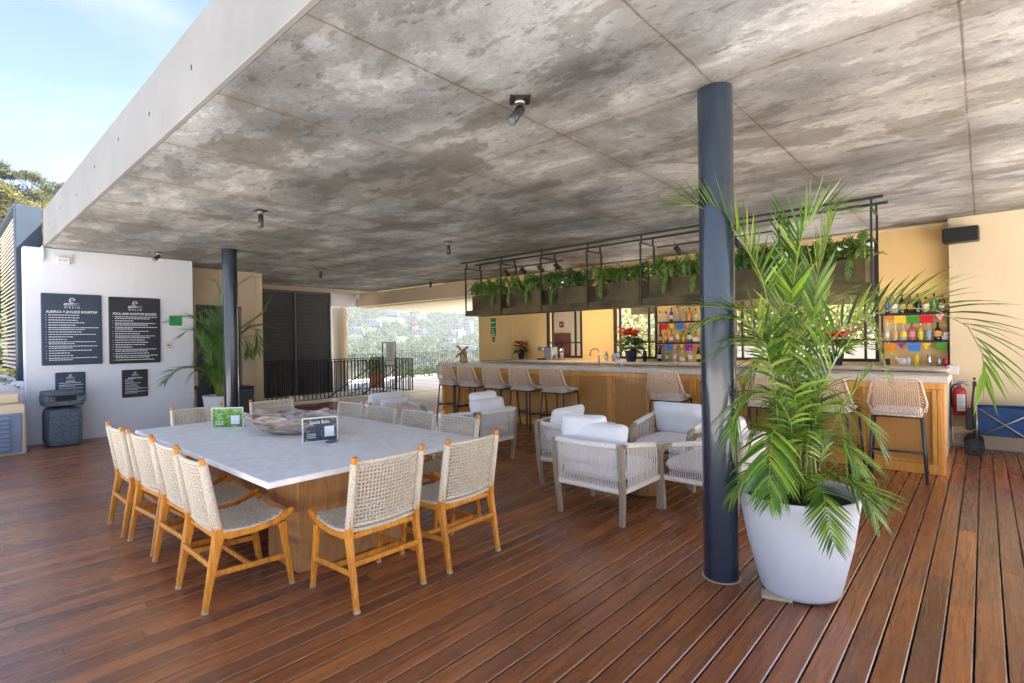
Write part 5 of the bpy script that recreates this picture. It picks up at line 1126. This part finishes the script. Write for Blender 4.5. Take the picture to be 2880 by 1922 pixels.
# ------------------------------------------------------------------ stairs and railings
def railing(p0, p1, h, label, pitch=0.11, z0=0.0, post=0.9, bot=0.06):
    p0 = Vector((*p0, z0)); p1 = Vector((*p1, z0)); L = (p1-p0).length; d = (p1-p0)/L; up = Vector((0, 0, 1))
    t = thing('railing', label, 'railing'); b = B(); A_ = (0, 0, 1)
    b.bar([p0+up*h, p1+up*h], 0.022, 0.05, A=A_); b.bar([p0+up*bot, p1+up*bot], 0.018, 0.035, A=A_); obj('handrail', b, 'black_metal', t)
    n = int(L/pitch); b = B()
    for i in range(n+1): q = p0+d*L*i/n; b.box((q.x, q.y, z0+(h+0.02)/2), (0.019, 0.019, h-0.02))
    obj('bars', b, 'black_metal', t); return t
railing((-12.7, 4.9), (-12.7, 9.6), 1.01, 'black barred railing along the near side of the stairwell')
railing((-12.7, 9.62), (-14.4, 9.62), 1.01, 'black barred railing closing the far end of the stairwell')
railing((-14.42, 5.3), (-14.42, 9.6), 1.01, 'black barred railing on the far side of the stairwell')
railing((-17.2, 8.0), (-17.2, 21), 1.06, 'black barred railing at the terrace edge before the hillside view')
b = B(); b.box((-12.72, 7.3, 0.03), (0.16, 4.7, 0.06), 0.005); tag(obj('stair_kerb', b, 'tile_white'), 'low white kerb under the near stairwell railing', 'kerb')
t = thing('staircase', 'white stairs with sloping black handrails going down inside the railings', 'stairs')
b = B()
for i in range(12): b.box((-13.55, 9.45-0.28*i-0.14, -0.17*(i+1)-1.0), (1.66, 0.28, 2.0))
obj('steps', b, 'tile_white', t)
b = B()
for x in (-12.85, -14.25): b.tube([(x, 9.55, 0.95), (x, 6.2, -1.0)], 0.02, 8); b.tube([(x, 9.55, 0.55), (x, 6.2, -1.4)], 0.012, 6)
obj('sloping_handrail', b, 'black_metal', t)
b = B(); b.box((-14.5, 7.4, -1.6), (0.1, 4.6, 3.1)); b.box((-12.6, 7.4, -1.6), (0.1, 4.6, 3.1)); b.box((-13.55, 5.1, -1.6), (1.8, 0.1, 3.1)); b.box((-13.55, 7.4, -3.1), (1.8, 4.6, 0.1)); obj('stairwell', b, 'wall_white', t)
t = thing('menu_stand', 'slim black framed glass notice stand in front of the stair railing', 'sign', (-12.1, 8.38, 0), 0.95)
b = B(); b.box((-0.17, 0, 0.75), (0.03, 0.03, 1.5)); b.box((0.17, 0, 0.75), (0.03, 0.03, 1.5)); b.box((0, 0, 1.495), (0.31, 0.03, 0.02)); b.box((0, 0, 0.86), (0.31, 0.03, 0.02)); obj('frame', b, 'black_metal', t)
b = B(); b.box((0, 0, 0.015), (0.5, 0.36, 0.03), 0.005); obj('base', b, 'black_metal', t)
b = B(); b.box((0.03, 0, 1.18), (0.22, 0.006, 0.6)); pn = obj('notice_sheet', b, 'label_white', t)
b = B()
for i in range(9): b.box((0.03, -0.005, 1.40-i*0.05), (0.13, 0.002, 0.01))
obj('printed_lines', b, 'ink_dark', pn); text('lettering', 'MENU', 0.05, (0.03, -0.005, 1.0), (PI/2, 0, 0), 'ink_dark', pn)
b = B(); b.box((0, 0.005, 1.18), (0.31, 0.003, 0.6)); obj('pane', b, GL, t)

# ------------------------------------------------------------------ hedges, leaves
def leafcloud(b, c, r, n, s_, rnd, flat=0.0, shell=0.55):
    c = Vector(c)
    for _ in range(n):
        v = Vector((rnd.gauss(0, 1), rnd.gauss(0, 1), rnd.gauss(0, 1))).normalized(); q = shell+(1-shell)*rnd.random()
        p = c+Vector((v.x*r[0]*q, v.y*r[1]*q, v.z*r[2]*q))
        u = Vector((rnd.gauss(0, 1), rnd.gauss(0, 1), rnd.gauss(0, 1)*(1-flat))).normalized(); w = u.cross(v+Vector((0.01, 0.02, 0.3)))
        if w.length < 0.05: continue
        w.normalize(); k = s_*rnd.uniform(0.6, 1.3)
        b.add([p-u*k, p+w*k*0.5, p+u*k, p-w*k*0.5], [(0, 1, 2, 3)])
rnd = random.Random(5)
b = B()
for i in range(36): leafcloud(b, (-16.75, 12.0+i*0.22, 0.28), (0.25, 0.25, 0.28), 160, 0.035, rnd)
tag(obj('hedge', b, 'fern_leaf'), 'clipped green hedge in front of the terrace edge railing', 'hedge')
b = B(); b.box((-16.5, 16, 0.06), (0.1, 9, 0.12), 0.01); tag(obj('hedge_kerb', b, 'tile_white'), 'low white kerb along the hedge', 'kerb')
b = B()
for i in range(14): leafcloud(b, (-12.4+i*0.11, 0.47, 1.05+random.uniform(-.03, .08)), (0.12, 0.16, 0.12), 130, 0.03, rnd)
for i in range(5): leafcloud(b, (-11.05, 0.62+i*0.07, 1.02-i*0.035), (0.07, 0.08, 0.08), 60, 0.025, rnd)
tag(obj('creeper', b, 'fern_leaf'), 'bright green creeper spilling over the white planter wall', 'plant')
t = thing('terrace_planter', 'terracotta pot with a small shrub near the round column', 'planter', (-15.0, 9.9, 0)); b = B(); b.lathe([(0.2, 0), (0.3, 0.5), (0.32, 0.52), (0.27, 0.5)], k=20); obj('pot', b, 'terracotta', t); b = B(); leafcloud(b, (0, 0, 0.75), (0.35, 0.35, 0.3), 500, 0.06, rnd); obj('foliage', b, 'fern_leaf', t)
# sunny bank of leaves seen through the bar windows
b = B(); rnd = random.Random(15)
for i in range(60): leafcloud(b, (rnd.uniform(-9, 3), rnd.uniform(15.5, 19), rnd.uniform(0.6, 3.2)), (1.0, 0.8, 0.9), 260, 0.11, rnd)
stuff('garden_bank', b, 'bank_leaf', 'sunlit yellow green bank of foliage outside the bar windows', 'foliage')

# ------------------------------------------------------------------ terrain, hill, houses
def sm(x, a, b_): x = max(0, min(1, (x-a)/(b_-a))); return x*x*(3-2*x)
def hz(x, y):
    r = math.hypot(x, y); az = math.degrees(math.atan2(y, -x))    # 0 = -X, 37 = view through the opening
    z = -16+6*math.sin(x*0.013)*math.cos(y*0.011)
    wa = sm(az, 14, 26)*(1-sm(az, 75, 110)); s_ = r
    ha = -24+max(0, s_-250)*0.15+5*math.sin(x*0.021)+4*math.cos(y*0.017+x*0.009)
    z = z*(1-wa*sm(s_, 80, 240))+ha*wa*sm(s_, 80, 240)
    wb = (1-sm(abs(az-4), 12, 26)); hb = -6+23*sm(r, 22, 92)+1.5*math.sin(x*.2)*math.cos(y*.17)
    z = z*(1-wb*sm(r, 14, 24))+hb*wb*sm(r, 14, 24)
    near = 1-sm(r, 16, 30); return z*(1-near)-6*near
b = B(); vs = []; fs = []; NR, NA = 46, 120
for i in range(NR):
    r = 4+1300*(i/(NR-1))**1.9
    for k in range(NA):
        a = 2*PI*k/NA; x, y = -4+r*math.cos(a), 5+r*math.sin(a); vs.append((x, y, min(hz(x, y), 118)))
for i in range(NR-1):
    for k in range(NA): fs.append((i*NA+k, (i+1)*NA+k, (i+1)*NA+(k+1) % NA, i*NA+(k+1) % NA))
b.add(vs, fs, 0, True); struct('hillside_ground', b, 'ground_mat')
HS = [(590, 34.7, 17, 10, 5), (480, 31.3, 12, 8, 3), (680, 36.5, 11, 8, 3), (590, 36.3, 10, 7, 3), (440, 36.0, 10, 7, 2), (500, 37.4, 5, 5, 7), (520, 33.0, 14, 8, 4), (495, 42.0, 11, 8, 8), (515, 43.2, 8, 8, 11), (400, 41.2, 8, 7, 4), (620, 38.4, 10, 7, 3), (350, 43.2, 9, 7, 2), (500, 38.2, 9, 7, 3), (740, 40.6, 12, 8, 4)]
hd = ['long white house with a reddish roof, left of centre on the hillside', 'small white house low at the left of the hillside view', 'white house high on the hillside left of centre', 'white house on a ledge near the middle of the hillside', 'low white house below the middle of the hillside', 'narrow pink tower house with pointed red roof on the hillside', 'white terraced house at the left edge of the hillside view', 'large white apartment block at the right of the hillside view', 'tall white apartment block at the right edge of the hillside', 'white stepped house below the apartment blocks', 'white house near the top of the hillside', 'low white house under the trees at the lower right of the hillside', 'small white house right of the pink tower', 'highest white house on the hillside']
for i, (r, az, w, d, h) in enumerate(HS):
    a = math.radians(180-az); x, y = r*math.cos(a), r*math.sin(a); z = hz(x, y)-1
    t = thing('hillside_house', hd[i], 'house', (x, y, z), math.radians(-az)+PI/2+random.uniform(-.3, .3), 'houses on the far hillside')
    h += 3; b = B(); b.box((0, 0, h/2), (w, d, h)); b.box((w*.3, -d*.3, h*0.33), (w*0.7, d*0.9, h*.66)); obj('wall', b, 'house_pink' if i == 5 else 'house_white', t)
    b = B()
    if i in (0, 5, 7): b.prism([(-w/2-.4, -d/2-.4, h), (w/2+.4, -d/2-.4, h), (0, -d/2-.4, h+(6 if i == 5 else 2))], (0, d+.8, 0))
    else: b.box((0, 0, h+.2), (w+.5, d+.5, .4))
    obj('roof', b, 'house_roof' if i in (0, 5, 7) else 'house_white', t)
    for q in range(int(w//3)):
        for fl in range(int((h-2)//3)):
            b = B(); b.box((-w/2+1.6+q*3, -d/2-.03, h-1.8-fl*3), (1.5, .1, 1.4)); obj('window', b, 'window_dark', t)
# far forest: leafy crowns that merge into one mass
b = B(); rnd = random.Random(21)
for i in range(4600):
    az = rnd.uniform(26, 50); r = 270+790*rnd.random()**0.8
    ok = True
    for (hr, ha, w, d, h) in HS:
        if abs(az-ha)*r*0.01745 < w*.56 and -58 < r-hr < 6: ok = False; break
    if not ok: continue
    a = math.radians(180-az); x, y = r*math.cos(a), r*math.sin(a); z = hz(x, y); cr = rnd.uniform(2.6, 5.6)
    for q in range(2):
        leafcloud(b, (x+rnd.uniform(-2.5, 2.5), y+rnd.uniform(-2.5, 2.5), z+cr*0.5+rnd.uniform(-1, 1.5)), (cr*.8, cr*.8, cr*.6), 30, 1.1, rnd, shell=0.7)
stuff('hillside_forest', b, 'far_leaf', 'mass of trees covering the far hillside', 'forest')
# nearer hill trees at the upper left
def tree(x, y, h, cr, leaf, label, seed, n=6500, s_=0.14):
    rnd = random.Random(seed); z = hz(x, y)-0.3; t = thing('hill_tree', label, 'tree', (x, y, z), 0, 'trees on the near hill')
    b = B(); b.tube([(0, 0, 0), (0.2, 0.1, h*.35), (0.1, -0.2, h*.62), (0.3, 0, h*.85)], [h*.03, h*.024, h*.015, h*.005], 7)
    tips = []
    for k in range(9):
        a = k*2.4+rnd.random(); q = rnd.uniform(.3, .7); p = Vector((0.15, 0, h*q)); e = p+Vector((math.cos(a)*cr*rnd.uniform(.5, .95), math.sin(a)*cr*rnd.uniform(.5, .95), h*rnd.uniform(.12, .35))); b.tube([p, p.lerp(e, .5)+Vector((0, 0, .2)), e], [h*.012, h*.008, h*.003], 5); tips.append(e)
    obj('trunk', b, 'trunk', t); b = B(); tips.append(Vector((0.3, 0, h*.9)))
    for e in tips:
        for q in range(3): leafcloud(b, e+Vector((rnd.uniform(-.3, .3)*cr, rnd.uniform(-.3, .3)*cr, rnd.uniform(-.1, .12)*cr)), (cr*.34, cr*.34, cr*.17), n//30, s_, rnd, shell=0.4)
    obj('crown', b, leaf, t)
for i, (r, az, h, cr, lf) in enumerate([(70, 3.2, 9, 4.5, 'hill_yellow'), (84, 5.6, 8, 4.6, 'hill_leaf'), (88, 7.8, 8, 4.2, 'hill_leaf'), (64, 1.0, 9, 4.4, 'hill_leaf'), (86, 2.6, 7, 4.0, 'hill_leaf'), (60, 5.0, 6, 4, 'hill_yellow'), (66, 7.4, 6, 4.2, 'hill_yellow'), (92, 10.5, 8, 4.5, 'hill_leaf'), (52, 3.0, 5, 3.2, 'hill_yellow'), (74, 9.2, 6, 4, 'hill_leaf')]):
    a = math.radians(180-az); lbl = ['tallest yellow green tree at the left frame edge', 'olive tree on the skyline left of the roof slab', 'dark green tree on the skyline touching the roof slab', 'olive tree at the very left edge above the louvers', 'bare-branched tree on the skyline', 'yellowish tree just above the louvers', 'golden tree below the skyline beside the steel column', 'tree on the hill hidden behind the roof slab corner', 'low yellow tree nearest the louvers', 'green tree on the slope above the steel column'][i]
    tree(r*math.cos(a), r*math.sin(a), h*0.72, cr*0.8, lf, lbl, 30+i)
b = B(); rnd = random.Random(77)
for i in range(520):
    az = rnd.uniform(-8, 16); r = rnd.uniform(30, 94); a = math.radians(180-az); x, y = r*math.cos(a), r*math.sin(a); leafcloud(b, (x, y, hz(x, y)+1.0), (2.0, 2.0, 1.5), 90, 0.22, rnd, shell=.6)
stuff('hill_scrub', b, 'hill_leaf', 'dry scrub covering the near hill', 'scrub')
# ------------------------------------------------------------------ haze
m, n, l, p = nodes('haze_air'); n.remove(p); v = n.new('ShaderNodeVolumePrincipled'); v.inputs['Color'].default_value = (0.80, 0.88, 1.0, 1); v.inputs['Density'].default_value = 0.00042; v.inputs['Anisotropy'].default_value = 0.2
l.new(v.outputs[0], n['Material Output'].inputs['Volume']); MATS['haze'] = m
zs = [q[2] for q in vs]
b = B(); b.box((-4, 5, (min(zs)-1+132)/2), (2640, 2640, 132-(min(zs)-1))); tag(obj('haze', b, 'haze'), 'pale blue haze in the air towards the far hillside', 'haze', kind='stuff')
